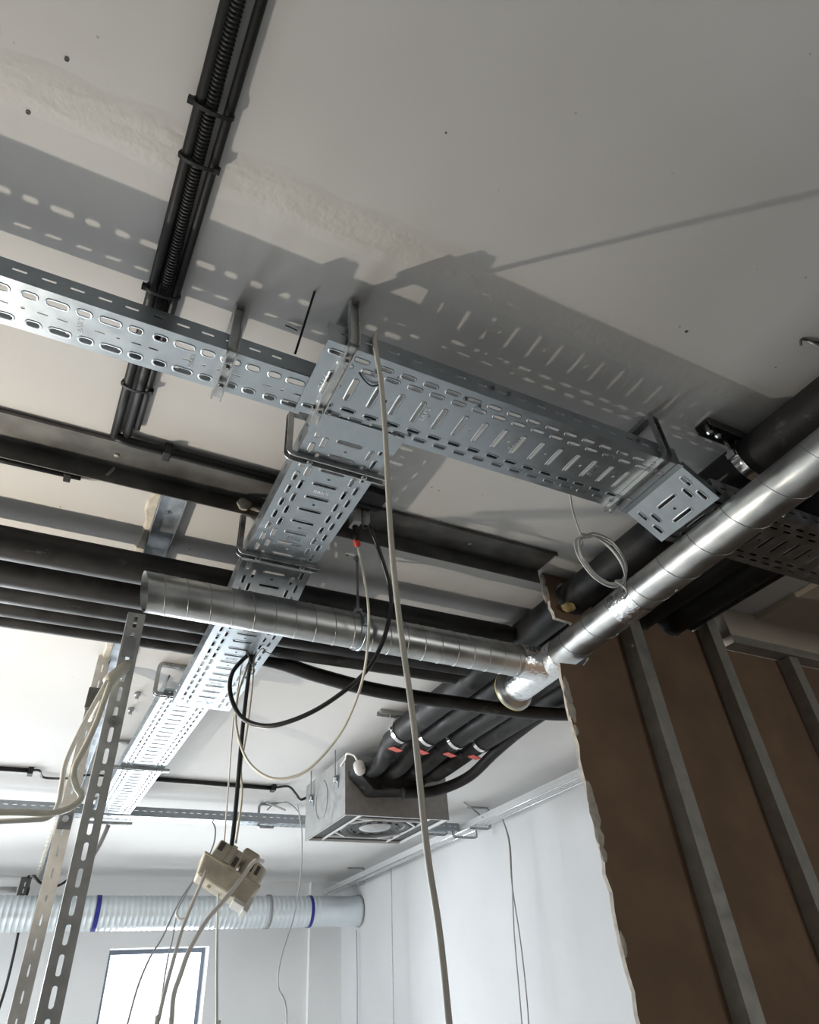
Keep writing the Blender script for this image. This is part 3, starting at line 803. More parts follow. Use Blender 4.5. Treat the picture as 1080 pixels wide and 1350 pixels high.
# the clamp near the bent tray end, on its own strut
stt = thing('clamp_strut', 'dark short strut on the ceiling above the pipe beside the bent tray end', 'strut', (1.33, .66, H-.05))
MB().prof([(1.225, .655, H-.0125), (1.47, .655, H-.0125)], U_SEC(.042, .024, .0025), up=(0, 0, -1)).build('channel', 'beam_steel', stt)
for xx in (1.245, 1.275):
    MB().lathe((xx, .655, H-.003), (xx, .655, 0), [(0, .009), (.024, .009), (.030, .005), (.030, 0)], 8).build('bolt', 'hanger_steel', stt)
t = thing('pipe_clamp', 'bright pipe clamp round the black pipe beside the bent tray end', 'clamp', (1.36, .66, .98))
MB().lathe((1.36, .645, 1.04), (1.36, .669, 1.04), [(0, .0555), (0, .0605), (.024, .0605), (.024, .0555)], 36).build('ring', 'chrome', t, smooth=True)
MB().cyl((1.297, .657, 1.035), (1.297, .657, H-.02), .0035, 8).build('stud_bolt', 'chrome', t)
MB().box((1.288, .646, 1.028), (1.306, .668, 1.044)).build('ear', 'chrome', t)
# expanding foam in the board hole
lump('foam_filling', (1.322, 1.355, .990), .026, 'foam', 'crumbly yellow foam around the pipe hole of the brown board', 'foam', 9, squash=(1.2, .7, .6))

# ================================================================== FAN COIL UNIT
AX0, AX1, AY0, AY1, AZ0, AZ1 = 1.278, 1.852, 3.10, 3.67, .785, 1.068
fc = thing('fan_coil_unit', 'grey ceiling fan coil cassette with an open ribbed underside', 'fan coil', ((AX0+AX1)/2, (AY0+AY1)/2, AZ0))
MB().box((AX0, AY0, AZ0), (AX1, AY0+.004, AZ1)).build('front_panel', 'fan_coil_shell', fc)
MB().box((AX0, AY1-.004, AZ0), (AX1, AY1, AZ1)).build('back_panel', 'fan_coil_shell', fc)
sp = MB().box((AX0-.001, AY0-.001, AZ0), (AX0+.003, AY1, AZ1)).build('side_panel', 'fan_coil_shell', fc)
MB().box((AX1-.003, AY0-.001, AZ0), (AX1+.001, AY1, AZ1)).build('side_panel', 'fan_coil_shell', fc)
MB().box((AX0+.004, AY0+.004, AZ1-.004), (AX1-.004, AY1-.004, AZ1)).build('top_panel', 'fan_coil_shell', fc)
# knock-out ring pressed into the side
n = 36; pts = [(AX0-.002, 3.42+.085*math.cos(2*math.pi*i/n), .93+.095*math.sin(2*math.pi*i/n)) for i in range(n+1)]
MB().tube(pts, .0022, 6).build('knock_out_ring', 'fan_coil_shell', fc, smooth='all')
# hanging brackets
for y in (3.20, 3.56):
    br = MB().box((AX0-.024, y-.02, .985), (AX0-.002, y+.02, .989)).box((AX0-.004, y-.02, .93), (AX0-.0015, y+.02, .989)).build('hanging_bracket', 'galvanised', fc)
    MB().cyl((AX0-.014, y, .955), (AX0-.014, y, H-.002), .004, 8).build('threaded_rod', 'hanger_steel', br)
    MB().lathe((AX0-.014, y, .984), (AX0-.014, y, .9), [(0, .010), (.022, .010), (.022, 0)], 6).build('nut', 'chrome', br)
# underside: outer frame, corner diagonals, bell mouth and fan
f = .028
MB().box((AX0+.003, AY0+.004, AZ0), (AX1-.003, AY0+.012, AZ0+.012)).build('rim', 'polystyrene', fc)
MB().box((AX0+.003, AY1-.012, AZ0), (AX1-.003, AY1-.004, AZ0+.012)).build('rim', 'polystyrene', fc)
MB().box((AX0+.003, AY0+.012, AZ0), (AX0+.011, AY1-.012, AZ0+.012)).build('rim', 'polystyrene', fc)
MB().box((AX1-.011, AY0+.012, AZ0), (AX1-.003, AY1-.012, AZ0+.012)).build('rim', 'polystyrene', fc)
i0x, i1x, i0y, i1y = AX0+.095, AX1-.095, AY0+.095, AY1-.095
zz = AZ0+.004
def bar(p, q, w=.006, h=.008):
    p = Vector((p[0], p[1], zz+h/2)); q = Vector((q[0], q[1], zz+h/2)); d = (q-p); L = d.length/2; d.normalize()
    MB().obox((p+q)/2, d*L, Vector((-d.y, d.x, 0))*w, Vector((0, 0, h/2))).build('rib', 'polystyrene', fc)
bar((i0x, AY0+.012), (i0x, AY1-.012), .004); bar((i1x, AY0+.012), (i1x, AY1-.012), .004)
bar((i0x, i0y), (i1x, i0y), .004); bar((i0x, i1y), (i1x, i1y), .004)
cxm, cym = (AX0+AX1)/2, (AY0+AY1)/2
for sx in (-1, 1):
    for sy in (-1, 1):
        ex = i0x if sx < 0 else i1x; ey = i0y if sy < 0 else i1y
        bar((ex, ey-sy*.10), (ex-sx*.10, ey), .005)
MB().box((AX0+.011, AY0+.012, AZ0+.015), (AX1-.011, AY1-.012, AZ0+.019)).build('inner_plate', 'fan_dark', fc)
MB().lathe((cxm, cym, AZ0+.015), (cxm, cym, AZ0), [(0, .15), (.006, .155), (.009, .168), (.010, .175), (.010, .18), (.0, .185)], 40).build('bell_mouth', 'fan_dark', fc, smooth=True)
MB().lathe((cxm, cym, AZ0+.015), (cxm, cym, AZ0), [(0, .085), (.006, .075), (.012, .03), (.013, 0)], 32).build('fan_hub', 'strut_grey', fc, smooth=True)
for k in range(14):
    an = 2*math.pi*k/14; e = Vector((math.cos(an), math.sin(an), 0)); g = Vector((-e.y, e.x, 0))
    MB().obox(Vector((cxm, cym, AZ0+.011))+e*.125, e*.003+g*.012, -g*.001+e*.0015, Vector((0, 0, .003))).build('fan_blade', 'fan_dark', fc)
# black condensate pan on the front
pn = thing('drain_pan', 'black drain pan on the front face of the fan coil unit', 'pan', (1.48, 3.05, .83))
o = [(1.292, .985), (1.295, .955), (1.385, .868), (1.41, .866), (1.665, .885), (1.70, .93), (1.70, .985)]
mb = MB(); nq = len(o)
mb.add([(x, 3.098, z) for x, z in o] + [(x*.96+.055, 3.0, z+.012) for x, z in o], [(i, (i+1) % nq, nq+(i+1) % nq, nq+i) for i in range(nq)])
mb.f.append(tuple(range(nq, 2*nq))); mb.mi.append(0); mb.f.append(tuple(range(nq))[::-1]); mb.mi.append(0)
mb.build('pan_body', 'insulation', pn, bevel=.004)
MB().box((1.43, 2.992, .888), (1.66, 3.0, .905)).build('pan_lip', 'black_plastic', pn, bevel=.002)
# white valve actuator with its lead
av = thing('valve_actuator', 'white oval valve actuator with a white lead on the fan coil front', 'actuator', (1.335, 3.0, .97))
q = PY(474, 1012, 2.985)
MB().lathe(q+Vector((-.012, .0, .034)), q+Vector((.014, 0, -.04)), [(0, 0), (.003, .014), (.010, .023), (.030, .028), (.052, .027), (.068, .018), (.074, 0)], 20).build('body', 'valve_white', av, smooth='all')
MB().tube(spline([q+Vector((-.012, 0, .032)), q+Vector((-.02, .02, .062)), q+Vector((-.045, .05, .078)), (1.275, 3.09, q.z+.07), (1.27, 3.14, q.z+.05)], 6), .005, 8).build('lead', 'pvc_white', av, smooth='all')
MB().lathe(q+Vector((0.004, -.022, -.01)), q+Vector((.004, -.03, -.01)), [(0, .006), (.008, .006), (.008, 0)], 10).build('button', 'pvc_grey', av)

# ================================================================== SLOTTED STRUTS
def slotted_strut(name, label, x0, x1, y, z0, z1, m, slot=(.0120, .0046), pitch=.047, depth=.021, off=0.0):
    t = thing(name, label, 'strut', ((x0+x1)/2, y, z0))
    W = x1-x0; L = z1-z0
    F = lambda u, v, n: Vector((x0+v, y+n*-1, z0+u))
    mb = MB()
    strip(mb, F, L, 0, W*.30); strip(mb, F, L, W*.30, W*.70, pitch, off, W*.5, [slot], True, 0, False); strip(mb, F, L, W*.70, W)
    mb.build('slotted_face', m, t, solid=.002, off=0)
    for a in (x0, x1):
        s = 1 if a == x0 else -1
        MB().box((min(a, a+s*.002), y, z0), (max(a, a+s*.002), y+depth, z1)).box((min(a, a+s*.008), y+depth-.002, z0), (max(a, a+s*.008), y+depth, z1)).build('flange', m, t)
    return t
s1 = slotted_strut('slotted_strut', 'dark grey slotted steel strut standing in front of the pipe bundle', .0665, .1075, 1.577, FZ, .845, 'strut_grey')
q = PY(151, 950, 1.575); MB().lathe((q.x, 1.576, q.z), (q.x, 1.56, q.z), [(0, .012), (.002, .012), (.002, .007), (.006, .007), (.006, 0)], 12).build('bolt', 'hanger_steel', s1)
q = PY(168, 860, 1.575)
MB().box((q.x-.012, 1.5735, q.z-.012), (q.x+.014, 1.5765, q.z+.04)).build('joint_plate', 'galvanised_dull_shaded', s1)
s2 = slotted_strut('slotted_strut', 'pale cream steel strut with narrow slots behind the darker one', .037, .080, 2.45, FZ, H-.001, 'strut_pale', slot=(.012, .0022), pitch=.06)
q = PY(85, 1080, 2.45)
MB().box((.040, 2.444, q.z-.03), (.077, 2.4485, q.z+.03)).build('joint_plate', 'galvanised_dull_shaded', s2)
MB().lathe((.058, 2.445, q.z), (.058, 2.43, q.z), [(0, .010), (.004, .010), (.004, .006), (.009, .006), (.009, 0)], 8).build('bolt', 'chrome', s2)
q = PY(120, 915, 2.44)
MB().box((.032, 2.425, q.z-.055), (.085, 2.448, q.z+.02)).build('angle_bracket', 'beam_steel', s2, bevel=.002)
s3 = slotted_strut('slotted_strut', 'short dark strut hanging at the far end of the partition track', -.06, .02, 6.86, .76, H-.001, 'beam_steel', depth=.04)
for dz in (0, .022):
    p = PZ(140, 965+dz*400, 1.1)
    tag(MB().lathe((.22, 2.75+dz*8, H-.0005), (.22, 2.75+dz*8, 0), [(0, .012), (.012, .012), (.014, .007), (.03, .007), (.03, 0)], 8).build('ceiling_anchor', 'hanger_steel'),
        ['small steel ceiling anchor beside the far bright tray, nearer its first hanger', 'small steel ceiling anchor beside the far bright tray, farther from its first hanger'][1 if dz else 0], 'anchor', 'ceiling anchors by the far tray')

# ================================================================== CONDUITS ON THE CEILING
def xcon(Y): return -.022 - .022*max(0, (Y-.3))/.8
def cond_path(dx, z, y0, y1, n=16): return [(xcon(y0+(y1-y0)*i/n)+dx, y0+(y1-y0)*i/n, z) for i in range(n+1)]
tag(MB().tube(cond_path(-.0150, H-.0115, -.9, 1.245), .0098, 14).build('conduit', 'black_plastic', smooth='all'), 'smooth black conduit on the ceiling on the plaster-pit side of the corrugated one', 'conduit')
tag(MB().tube(cond_path(.0262, H-.0095, -.9, 1.20), .0078, 14).build('conduit', 'black_plastic', smooth='all'), 'slim smooth black conduit on the shadow side of the corrugated one', 'conduit')
cpth = cond_path(.0065, H-.0125, -.9, .80)
a = Vector(cpth[0]); mb = MB()
prof = []; t = 0
a0, b0 = Vector((xcon(-.9)+.0065, -.9, H-.0145)), Vector((xcon(.80)+.0065, .80, H-.0145))
L = (b0-a0).length
while t < L-.007: prof += [(t, .0088), (t+.0012, .0106), (t+.0036, .0106), (t+.0048, .0088)]; t += .0062
tag(MB().lathe(a0, b0, prof, 14).build('corrugated_conduit', 'black_plastic', smooth='all'), 'corrugated black flexible conduit in the middle of the ceiling conduits', 'conduit')
tag(MB().tube([b0+Vector((0, -.01, 0)), (xcon(1.0)+.010, 1.0, H-.013), (xcon(1.24)+.010, 1.24, H-.013)], .0095, 14).build('conduit', 'black_plastic', smooth='all'), 'smooth black conduit continuing the corrugated one towards the ceiling track', 'conduit')
TIE = ['black cable tie round the ceiling conduits nearest the corrugated upper end', 'black cable tie round the ceiling conduits above the plaster joint', 'black cable tie round the ceiling conduits where they meet the narrow tray', 'black cable tie round the ceiling conduits between tray and ceiling track']
for (y, s), lab in zip(((.462, -1), (.548, 1), (.812, -1), (1.069, 1)), TIE):
    t = thing('cable_tie', lab, 'cable tie', (xcon(y), y, H-.03))
    x = xcon(y); w = .033
    pth = [(x-w+.008, y, H-.003), (x-w+.006, y, H-.018), (x-.012, y, H-.0265), (x+.012, y, H-.0275), (x+w, y, H-.018), (x+w, y, H-.003)]
    MB().prof(spline(pth, 4), [(-.0012, -.003), (.0012, -.003), (.0012, .003), (-.0012, .003)], up=(-1, 0, 0)).build('strap', 'black_plastic', t)
    hx = x+s*w if s > 0 else x-w+.004
    MB().box((hx-.005, y-.005, H-.022), (hx+.005, y+.005, H-.010)).build('tie_head', 'black_plastic', t, bevel=.001)
# conduit along the dark track
tag(MB().tube(rounded([(xcon(1.2)-.012, 1.235, H-.02), (xcon(1.2)+.02, 1.246, H-.0165), (.62, 1.250, H-.0165)], .015), .0115, 12).build('conduit', 'black_plastic', smooth='all'), 'black conduit lying along the near edge of the dark ceiling track', 'conduit')
MBc = MB().box((.048, 1.230, H-.034), (.066, 1.262, H-.001)); tag(MBc.build('conduit_clip', 'black_plastic', bevel=.002), 'black clip holding the conduit along the dark ceiling track', 'clip')
p0, p1 = PZ(0, 605, H-.012), PZ(107, 629, H-.012)
dd = (p1-p0).normalized()
tag(MB().tube([p0-dd*1.2, p0, p1], .0095, 12).build('conduit', 'black_plastic', smooth='all'), 'short black conduit end on the ceiling beyond the dark track, clipped near its mouth', 'conduit')
q = PZ(90, 625, H-.012); tag(MB().box((q.x-.008, q.y-.016, H-.028), (q.x+.008, q.y+.014, H-.001)).build('conduit_clip', 'black_plastic', bevel=.002), 'black clip on the short conduit beyond the dark ceiling track', 'clip')
cable('cable', [p1-dd*.01, PZ(125, 632, H-.014), PZ(140, 627, H-.03), PY(155, 612, 1.372-.006), PY(168, 598, 1.34), PY(173, 575, 1.26), (xcon(1.2)+.012, 1.22, H-.016)], .0042, 'cable_grey', 'thin grey cable leaving the short conduit over the dark track')
# back-room conduit run
bc = thing('conduit', 'black conduit run crossing the back ceiling, interrupted at the far tray', 'conduit', (.4, 3.87, H-.03))
MB().tube([(-1.8, 3.9, H-.014), (-.11, 3.868, H-.014)], .0125, 10).build('pipe', 'black_plastic', bc, smooth='all')
MB().tube([(.30, 3.86, H-.014), (1.15, 3.885, H-.014)], .0125, 10).build('pipe', 'black_plastic', bc, smooth='all')
MB().tube(spline([(-.13, 3.868, H-.014), PZ(52, 1016, H-.014), PZ(58, 1025, H-.016), PZ(90, 1026, H-.016), PZ(112, 1022, H-.014), (.30, 3.86, H-.014)], 6), .006, 8).build('cable', 'black_cable', bc, smooth='all')
MB().tube(spline([(1.14, 3.885, H-.014), PZ(380, 1037, H-.014), PY(390, 1046, 3.75), PY(396, 1054, 3.69), (1.285, 3.685, 1.01)], 6), .007, 8).build('cable', 'black_cable', bc, smooth='all')
for x in (-.12, 1.145): MB().box((x-.012, 3.85, H-.034), (x+.012, 3.90, H-.001)).build('clip', 'black_plastic', bc)
# small dark pad, glands and tails by the track
q = PZ(489, 657, H-.012)
tag(MB().obox(q, (.037, .004, 0), (-.004, .037, 0), (0, 0, .0105)).build('foam_pad', 'black_plastic', bevel=.002), 'flat black square pad on the ceiling beside the tray branch', 'pad')
g1, g2 = PY(468, 676, 1.29), PY(481, 674, 1.29)
tl = thing('cable_outlet', 'short black conduit tail with a red taped end by the tray branch', 'conduit', g1)
MB().box((g1.x-.012, 1.272, 1.055), (g1.x+.012, 1.308, H-.003)).build('gland', 'strut_grey', tl, bevel=.003)
e1 = PY(470, 714, 1.32)
MB().tube([(g1.x, 1.29, 1.062), e1], .0085, 12).build('conduit_tail', 'black_plastic', tl, smooth='all')
e1b = PY(473, 723, 1.325)
MB().lathe(e1+(e1-e1b)*.3, e1b, [(0, .0096), (.016, .0096), (.021, .006)], 12).build('red_tape', 'red_tape', tl, smooth='all')
tag(MB().lathe((g2.x, 1.29, H-.003), (g2.x, 1.29, 1.0), [(0, .014), (.04, .014), (.05, .009), (.058, .009)], 12).build('cable_gland', 'strut_grey', smooth=True), 'round grey cable gland in the dark track beside the red taped tail', 'gland')

# ================================================================== CABLES
def pts_y(L): return [PY(x, y, Y) for x, y, Y in L]
cable('black_cable', [(g2.x, 1.29, 1.075)] + pts_y([(490, 700, 1.31), (503, 735, 1.34), (514, 775, 1.38), (515, 805, 1.41), (503, 850, 1.46), (478, 890, 1.52), (430, 928, 1.60), (385, 950, 1.67), (348, 957, 1.73), (318, 945, 1.78), (304, 915, 1.82), (306, 888, 1.85), (322, 868, 1.88)]) + [PZ(331, 862, .95)],
      .0066, 'black_cable', 'thick black cable hanging in a big loop from the dark track to the lowered tray', n=8)
cable('cream_cable', pts_y([(472, 721, 1.325), (480, 760, 1.34), (486, 805, 1.38), (484, 860, 1.45), (474, 910, 1.52), (450, 965, 1.60), (412, 1010, 1.66), (380, 1026, 1.70), (350, 1023, 1.74), (325, 1000, 1.78), (312, 960, 1.82), (313, 920, 1.85), (324, 885, 1.87)]) + [PZ(331, 865, .95)],
      .0036, 'pvc_cream', 'thin cream cable looping from the red taped tail to the lowered tray')
cable('white_cable', [(.42, .80, .992), (.385, .76, .997), (.362, .722, 1.03), (.354, .697, 1.046)] + pts_y([(494, 452, .688), (502, 500, .692), (508, 570, .705), (515, 700, .735), (527, 820, .76), (545, 950, .785), (563, 1120, .815), (592, 1350, .86)]) + [(.52, .92, -.6), (.55, .98, FZ+.008), (.75, 1.1, FZ+.007)],
      .0046, 'pvc_offwhite', 'long off-white cable hanging from the wide tray rim past the fan coil unit', n=8, sides=12)
# cables tied at the lowered tray down to the socket block
YS = 1.90
cable('black_cable', [PZ(333, 860, .945)] + pts_y([(328, 890, YS), (320, 960, YS), (314, 1030, YS), (309, 1085, YS), (305, 1118, YS)]), .0062, 'black_cable', 'black cable running straight down to the beige socket block')
cable('cream_cable', [PZ(335, 862, .945)] + pts_y([(333, 900, YS+.01), (326, 960, YS+.01), (318, 1010, YS+.01), (319, 1050, YS+.01), (311, 1112, YS+.01)]), .0032, 'pvc_cream', 'thin cream cable beside the straight black cable of the socket block')
cable('white_wire', [PZ(318, 880, .945)] + pts_y([(308, 950, YS+.02), (301, 1040, YS+.02), (295, 1118, YS+.02)]), .0022, 'pvc_white', 'thin white wire running down to the beige socket block')
tw = thing('tie_wire', 'twisted dark tie wire fixing the cables to the lowered tray', 'wire', PZ(333, 870, .93))
MB().tube(spline([PZ(326, 858, .93), PY(330, 872, 1.86), PY(336, 884, 1.87), PY(331, 888, 1.88), PY(334, 872, 1.87), PZ(345, 855, .93), PZ(352, 860, .922), PY(368, 866, 1.86)], 6), .0016, 6).build('wire', 'beam_steel', tw, smooth='all')

# the socket block
sc = PY(303, 1152, YS)
sk = thing('socket_block', 'beige block of flush socket boxes dangling from the black cable', 'socket box', sc+Vector((0, 0, -.1)))
Rk = Matrix.Rotation(R(-8), 3, 'Z') @ Matrix.Rotation(R(29), 3, 'Y') @ Matrix.Rotation(R(-12), 3, 'X')
def sk_box(lo, hi, nm, m, bev=.004, taper=0.0, par=None):
    mb = MB(); x0, y0, z0 = lo; x1, y1, z1 = hi; t = taper
    vs = [(x0+t, y0+t*.6, z0), (x1-t, y0+t*.6, z0), (x1-t, y1-t*.6, z0), (x0+t, y1-t*.6, z0), (x0, y0, z1), (x1, y0, z1), (x1, y1, z1), (x0, y1, z1)]
    mb.add([sc + Rk @ Vector(p) for p in vs], [(0,3,2,1),(4,5,6,7),(0,1,5,4),(1,2,6,5),(2,3,7,6),(3,0,4,7)])
    return mb.build(nm, m, par or sk, bevel=bev)
def sk_cyl(a, b, r, nm, m, n=20):
    return MB().lathe(sc + Rk @ Vector(a), sc + Rk @ Vector(b), [(0, 0), (0, r*.96), (.003, r), ((Vector(b)-Vector(a)).length, r), ((Vector(b)-Vector(a)).length, 0)], n).build(nm, m, sk, smooth=True)
sk_box((-.082, -.035, -.052), (.082, .035, -.004), 'cover_plate', 'socket_beige', taper=.012)
sk_box((-.084, -.038, -.006), (.084, .038, .0), 'plate_edge', 'socket_beige', bev=.0015)
sk_box((-.066, -.030, .0), (.008, .030, .050), 'back_box', 'socket_beige', bev=.006)
sk_box((-.030, -.038, .002), (-.016, -.028, .050), 'rib', 'socket_beige', bev=.002)
sk_box((-.062, -.0325, .022), (-.048, -.0295, .044), 'knock_out_shade', 'socket_shadow', bev=0)  # dark boxes stand for the shade inside the openings
sk_box((-.010, -.0325, .006), (.002, -.0295, .030), 'knock_out_shade', 'socket_shadow', bev=0)
sk_cyl((.048, 0, 0), (.048, 0, .046), .034, 'back_box', 'socket_beige')
sk_box((.034, -.036, .016), (.062, -.028, .040), 'knock_out_shade', 'socket_shadow', bev=.003)
sk_box((.044, -.040, .004), (.052, -.030, .044), 'rib', 'socket_beige', bev=.002)
sk_box((.000, .010, .030), (.050, .055, .088), 'back_box', 'socket_beige', bev=.010)
sk_box((.072, -.030, -.066), (.086, .020, -.030), 'clip', 'pvc_white', bev=.002)
sk_box((.040, -.030, -.060), (.080, .020, -.050), 'clip', 'pvc_white', bev=.002)
for i, p in enumerate(((-.06, -.02), (-.03, .01), (.03, -.02), (.055, .015))):
    sk_cyl((p[0], p[1]-.015, -.050), (p[0], p[1]-.015, -.058), .005, 'screw_boss', 'socket_beige', 8)
YF = YS-.05
cable('white_cable', pts_y([(346, 1136, YS-.01), (340, 1134, YF), (333, 1138, YF), (318, 1158, YF), (298, 1184, YF), (272, 1214, YF), (250, 1252, YF), (238, 1285, YF), (229, 1312, YF), (226, 1345, YF), (222, 1400, YF)]) + [(.40, 1.82, -.8), (.40, 1.8, FZ+.006)], .0056, 'pvc_white', 'thick white cable coming out of the socket block over its front')
cable('white_cable', pts_y([(274, 1142, YS), (268, 1158, YF), (255, 1188, YF), (240, 1226, YF), (228, 1268, YF), (218, 1305, YF), (209, 1345, YF), (200, 1400, YF)]) + [(.34, 1.84, -.8), (.34, 1.83, FZ+.006)], .0046, 'pvc_white', 'white cable leaving the edge of the socket block cover')
cable('white_cable', pts_y([(288, 1178, YS), (287, 1200, YS-.01), (286, 1270, YS-.01), (286, 1350, YS-.01), (285, 1400, YS-.01)]) + [(.46, 1.9, -.8), (.46, 1.9, FZ+.004)], .0032, 'pvc_white', 'straight white cable dropping from under the socket block')

# cables pulled out at the struts
st = PY(166, 879, 1.55)
slv = thing('cable_bundle_sleeve', 'cream sleeve with cables coming out through the dark strut', 'sleeve', st)
MB().tube([PY(167, 877, 1.585), PY(160, 884, 1.55), PY(148, 893, 1.535), PY(143, 899, 1.53)], .0135, 14).build('sleeve', 'pvc_cream', slv, smooth='all')
for i, (dx, dy, e) in enumerate(((-4, -2, (128, 923)), (0, 0, (122, 945)), (4, 3, (130, 940)), (1, 4, (118, 950)))):
    MB().tube(spline(pts_y([(148+dx*.4, 893+dy*.4, 1.535), ((148+e[0])/2+dx*.5, (893+e[1])/2, 1.53), (e[0], e[1], 1.53+.03*i)]), 6), .0042, 8).build('core', 'pvc_white', slv, smooth='all')
cable('white_cable', pts_y([(142, 897, 1.53), (120, 936, 1.525), (98, 979, 1.52), (86, 1008, 1.515), (81, 1036, 1.51), (76, 1062, 1.50), (64, 1078, 1.49), (40, 1081, 1.48), (0, 1083, 1.47), (-60, 1088, 1.45), (-160, 1120, 1.43)]) + [(-.7, 1.4, -.2), (-.72, 1.4, FZ+.006)], .0050, 'pvc_white', 'white cable bending from the strut sleeve out to the left, lower of two')
cable('white_cable', pts_y([(146, 899, 1.51), (128, 950, 1.50), (112, 985, 1.50), (100, 1008, 1.50), (97, 1022, 1.505), (101, 1038, 1.50), (107, 1048, 1.495), (104, 1057, 1.49), (88, 1067, 1.485), (66, 1072, 1.48), (30, 1071, 1.47), (0, 1071, 1.46), (-60, 1072, 1.44), (-160, 1095, 1.42)]) + [(-.66, 1.36, -.2), (-.68, 1.36, FZ+.006)], .0060, 'pvc_cream', 'cream cable with a kink below the strut sleeve, upper of two')
# thin wires in the back room
cable('grey_wire', [(PY(281, 1078, 4.25).x, 4.26, 1.0)] + pts_y([(284, 1095, 4.22), (280, 1118, 4.2), (262, 1150, 4.18), (236, 1190, 4.16), (214, 1236, 4.14), (198, 1262, 4.12), (182, 1300, 4.1), (168, 1350, 4.1), (155, 1400, 4.1)]), .0048, 'cable_grey', 'grey wire hanging from the back tray, the one bending twice before the window', n=6)
cable('grey_wire', pts_y([(262, 1150, 4.19), (240, 1188, 4.19), (233, 1206, 4.19), (227, 1240, 4.18), (221, 1265, 4.17), (214, 1310, 4.17), (208, 1360, 4.17)]), .0040, 'cable_grey', 'short grey wire splitting off in front of the silver duct', n=6)
cable('white_wire', pts_y([(234, 1198, 4.17), (233, 1206, 4.16), (238, 1212, 4.16), (246, 1210, 4.16)]), .0075, 'pvc_white', 'small white hook of wire in front of the silver duct', n=6)
cable('grey_wire', pts_y([(392, 1060, 3.72), (396, 1082, 3.74), (398, 1100, 3.74), (397, 1150, 3.74), (388, 1206, 3.74), (371, 1262, 3.74), (367, 1300, 3.74), (378, 1350, 3.74)]) + [(1.2, 3.74, -.6)], .0034, 'strut_grey', 'thin dark wire dropping beside the fan coil unit', n=6)
cable('grey_wire', [PX(515, 1142, 2.69), PX(516, 1160, 2.68), PX(517, 1230, 2.68), PX(519, 1350, 2.68), PX(519, 1450, 2.68)], .0046, 'strut_grey', 'single thin wire hanging straight down the white wall', n=6)
cable('grey_wire', [PX(663, 1080, 2.66), PX(672, 1110, 2.66), PX(675, 1160, 2.66), PX(678, 1230, 2.66), (PX(683, 1290, 2.66)), PX(688, 1350, 2.66), PX(692, 1430, 2.66)], .0042, 'cable_grey', 'wire on the white wall, the straighter one of the forked pair', n=6)
cable('grey_wire', [PX(663, 1080, 2.655), PX(671, 1110, 2.655), PX(675, 1165, 2.655), PX(685, 1232, 2.655), PX(692, 1290, 2.655), PX(697, 1350, 2.655), PX(699, 1430, 2.655)], .0042, 'cable_grey', 'wire on the white wall, the bowed one of the forked pair', n=6)
cable('white_wire', [PX(470, 1226, 2.79), PX(471, 1290, 2.79), PX(471, 1350, 2.79), PX(471, 1420, 2.79)], .004, 'cable_grey', 'faint thin wire below the end of the silver duct', n=4)
cable('black_wire', pts_y([(38, 1170, 6.8), (30, 1200, 6.78), (20, 1250, 6.76), (8, 1300, 6.74), (-6, 1345, 6.72), (-20, 1400, 6.7)]), .010, 'black_cable', 'dark cable hanging from the short strut at the far track end', n=6)
cable('black_wire', pts_y([(36, 1158, 6.8), (42, 1152, 6.78), (54, 1164, 6.75), (75, 1168, 6.72), (92, 1158, 6.7)]), .010, 'black_cable', 'dark cable arching between the far strut and the silver duct', n=6)
cable('grey_pipe', [(-1.6, 6.8, 1.02), (-.5, 6.8, 1.02), (-.07, 6.82, 1.02)], .022, 'pvc_grey', 'pale grey pipe meeting the short dark strut at the back', 'pipe', n=4)
cable('grey_rod', [PY(143, 1088, 4.3), PY(132, 1112, 4.3), PY(118, 1136, 4.3)], .012, 'cable_grey', 'grey cable drooping from the far end of the bright tray', n=5)
for k, (p, q2) in enumerate((((612, 1058), (640, 1080)), ((352, 1058), (376, 1068)))):
    cable('wire_end', [PZ(p[0], p[1], H-.005), PZ(q2[0], q2[1], 1.04)], .006, 'strut_grey', ['loose wire end sticking up by the wall tray corner', 'loose wire end sticking out of the back tray by the fan coil'][k], 'wire', n=2)
cable('wire_loop', pts_y([(352, 1068, 4.25), (362, 1060, 4.24), (378, 1058, 4.2), (390, 1066, 4.1), (397, 1078, 3.95)]), .004, 'cable_grey', 'thin wire loop rising from the back tray beside the fan coil', 'wire', n=5)

# coil of thin grey wire hanging from the wide tray
YW = .97
ck = [PZ(752, 642, .99), PY(752, 655, .93), PY(757, 680, .95), PY(766, 705, YW)]
rn = random.Random(4)
for k in range(5):
    for i in range(16 if k < 4 else 8):
        an = 2*math.pi*i/16 + math.pi*1.05
        ax, ay = 37+(3.5, 0, 6, 1.5, 3)[k]+rn.uniform(-.6, .6), 19+(0, 4, 2, 5.5, 1)[k]+rn.uniform(-.5, .5)
        ex, ey = ax*math.cos(an), ay*math.sin(an)
        ca, sa = math.cos(R(48)), math.sin(R(48))
        ck.append(PY(794+ex*ca-ey*sa+(0, 2, -3, 1, 0)[k], 738+ex*sa+ey*ca+(0, 1, 1, -2, 0)[k], YW + .012*math.sin(an) + .003*k))
ck += [PY(812, 766, YW), PY(823, 774, YW-.004), PY(827, 783, YW-.005), PY(823, 790, YW-.004)]
cable('wire_coil', ck, .0024, 'pvc_grey', 'coil of thin grey wire hanging from the wide tray in front of the duct', 'wire', n=5, sides=7)
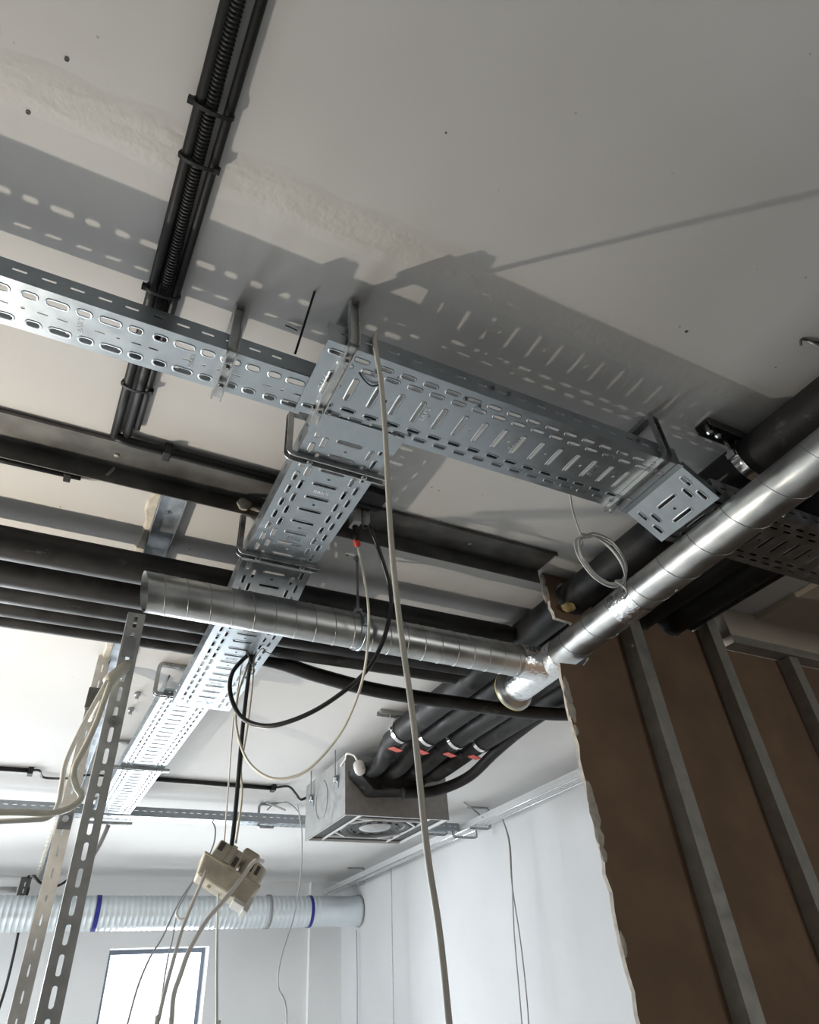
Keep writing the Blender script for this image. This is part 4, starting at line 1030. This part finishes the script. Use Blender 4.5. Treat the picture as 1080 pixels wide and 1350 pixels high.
# short end of wire poking through tray slots
cable('wire_end', [(.33, .742, .995), (.345, .752, TB-.004), (.372, .765, TB-.006), (.39, .755, TB-.003)], .0016, 'black_cable', 'bit of black wire poking through the wide tray by its bright hanger', 'wire', n=4)
cable('wire_end', [PZ(530, 482, 1.0), PZ(524, 500, TB-.004)], .0009, 'black_cable', 'short dark pin of wire on the underside of the wide tray', 'wire', n=3)
tag(MB().tube([PZ(415, 384, H), PY(389, 467, .803)], .0023, 8).build('steel_rod', 'black_plastic'), 'thin black rod leaning from the ceiling to the narrow tray rim', 'rod')
tag(MB().tube(spline([PZ(376, 429, H-.002), PZ(384, 432, H-.004), PZ(392, 436, H-.002)], 3), .0012, 6).build('wire_end', 'black_plastic'), 'tiny dark scrap of wire on the ceiling beside the leaning rod', 'wire')
# hook and rod at the right
hk = thing('ceiling_hook', 'bent wire hook in the ceiling with a thin rod going down to the black pipe', 'hook', PZ(1065, 447, H))
h0 = PZ(1062, 447, H)
MB().tube(spline([h0+Vector((-.012, .01, -.016)), h0+Vector((-.012, .004, -.004)), h0+Vector((0, 0, -.003)), h0+Vector((.02, -.004, -.005)), h0+Vector((.045, -.012, -.003))], 5), .0028, 7).build('hook', 'beam_steel', hk, smooth='all')
MB().tube([h0+Vector((0, 0, -.002)), (1.335, .36, 1.09)], .003, 7).build('rod', 'galvanised_dull_shaded', hk, smooth='all')
# anchor holes in the ceiling
for i, (x, y) in enumerate(((37, 148), (88, 78), (458, 732), (905, 437))):
    z = H-.0006; p = PZ(x, y, H)
    tag(MB().lathe((p.x, p.y, H+.0), (p.x, p.y, 0), [(0, .0035), (.0010, .0035), (.0012, .0025), (.0005, 0)], 8).build('wall_plug', 'socket_shadow'),
        ['small grey plug in the ceiling plaster left of the conduits', 'tiny plug in the ceiling above the plaster joint', 'dark plug in the ceiling beside the threaded rod', 'tiny plug in the ceiling by the wire hook'][i], 'plug')

# ================================================================== SITE LAMP (stands outside the picture, throws the tray shadows on the ceiling)
lm = thing('work_lamp', 'yellow tripod work lamp aimed at the ceiling beside the dark strut', 'lamp', (LAMP[0], LAMP[1], FZ))
lx, ly, lz = LAMP
MB().cyl((lx, ly, FZ+.55), (lx, ly, lz-.11), .016, 14).build('pole', 'lamp_yellow', lm)
for k in range(3):
    an = R(90+120*k); e = Vector((math.cos(an), math.sin(an), 0))
    MB().tube([Vector((lx, ly, FZ+.85))+e*.02, Vector((lx, ly, FZ+.012))+e*.48], .011, 10).build('leg', 'lamp_yellow', lm)
MB().box((lx-.09, ly-.07, lz-.11), (lx+.09, ly+.07, lz-.035)).build('housing', 'black_plastic', lm, bevel=.008)
MB().box((lx-.08, ly-.06, lz-.035), (lx+.08, ly+.06, lz-.030)).build('lens', 'lamp_lens', lm)
sl_ = bpy.data.lights.new('lamp_light', 'SPOT'); sl_.energy = LAMP_W; sl_.color = LAMP_COL; sl_.spot_size = R(172); sl_.spot_blend = .25; sl_.shadow_soft_size = .012
so = bpy.data.objects.new('lamp_light', sl_); C.objects.link(so); so.location = (lx, ly, lz+ZC); so.rotation_euler = (R(180), 0, 0)
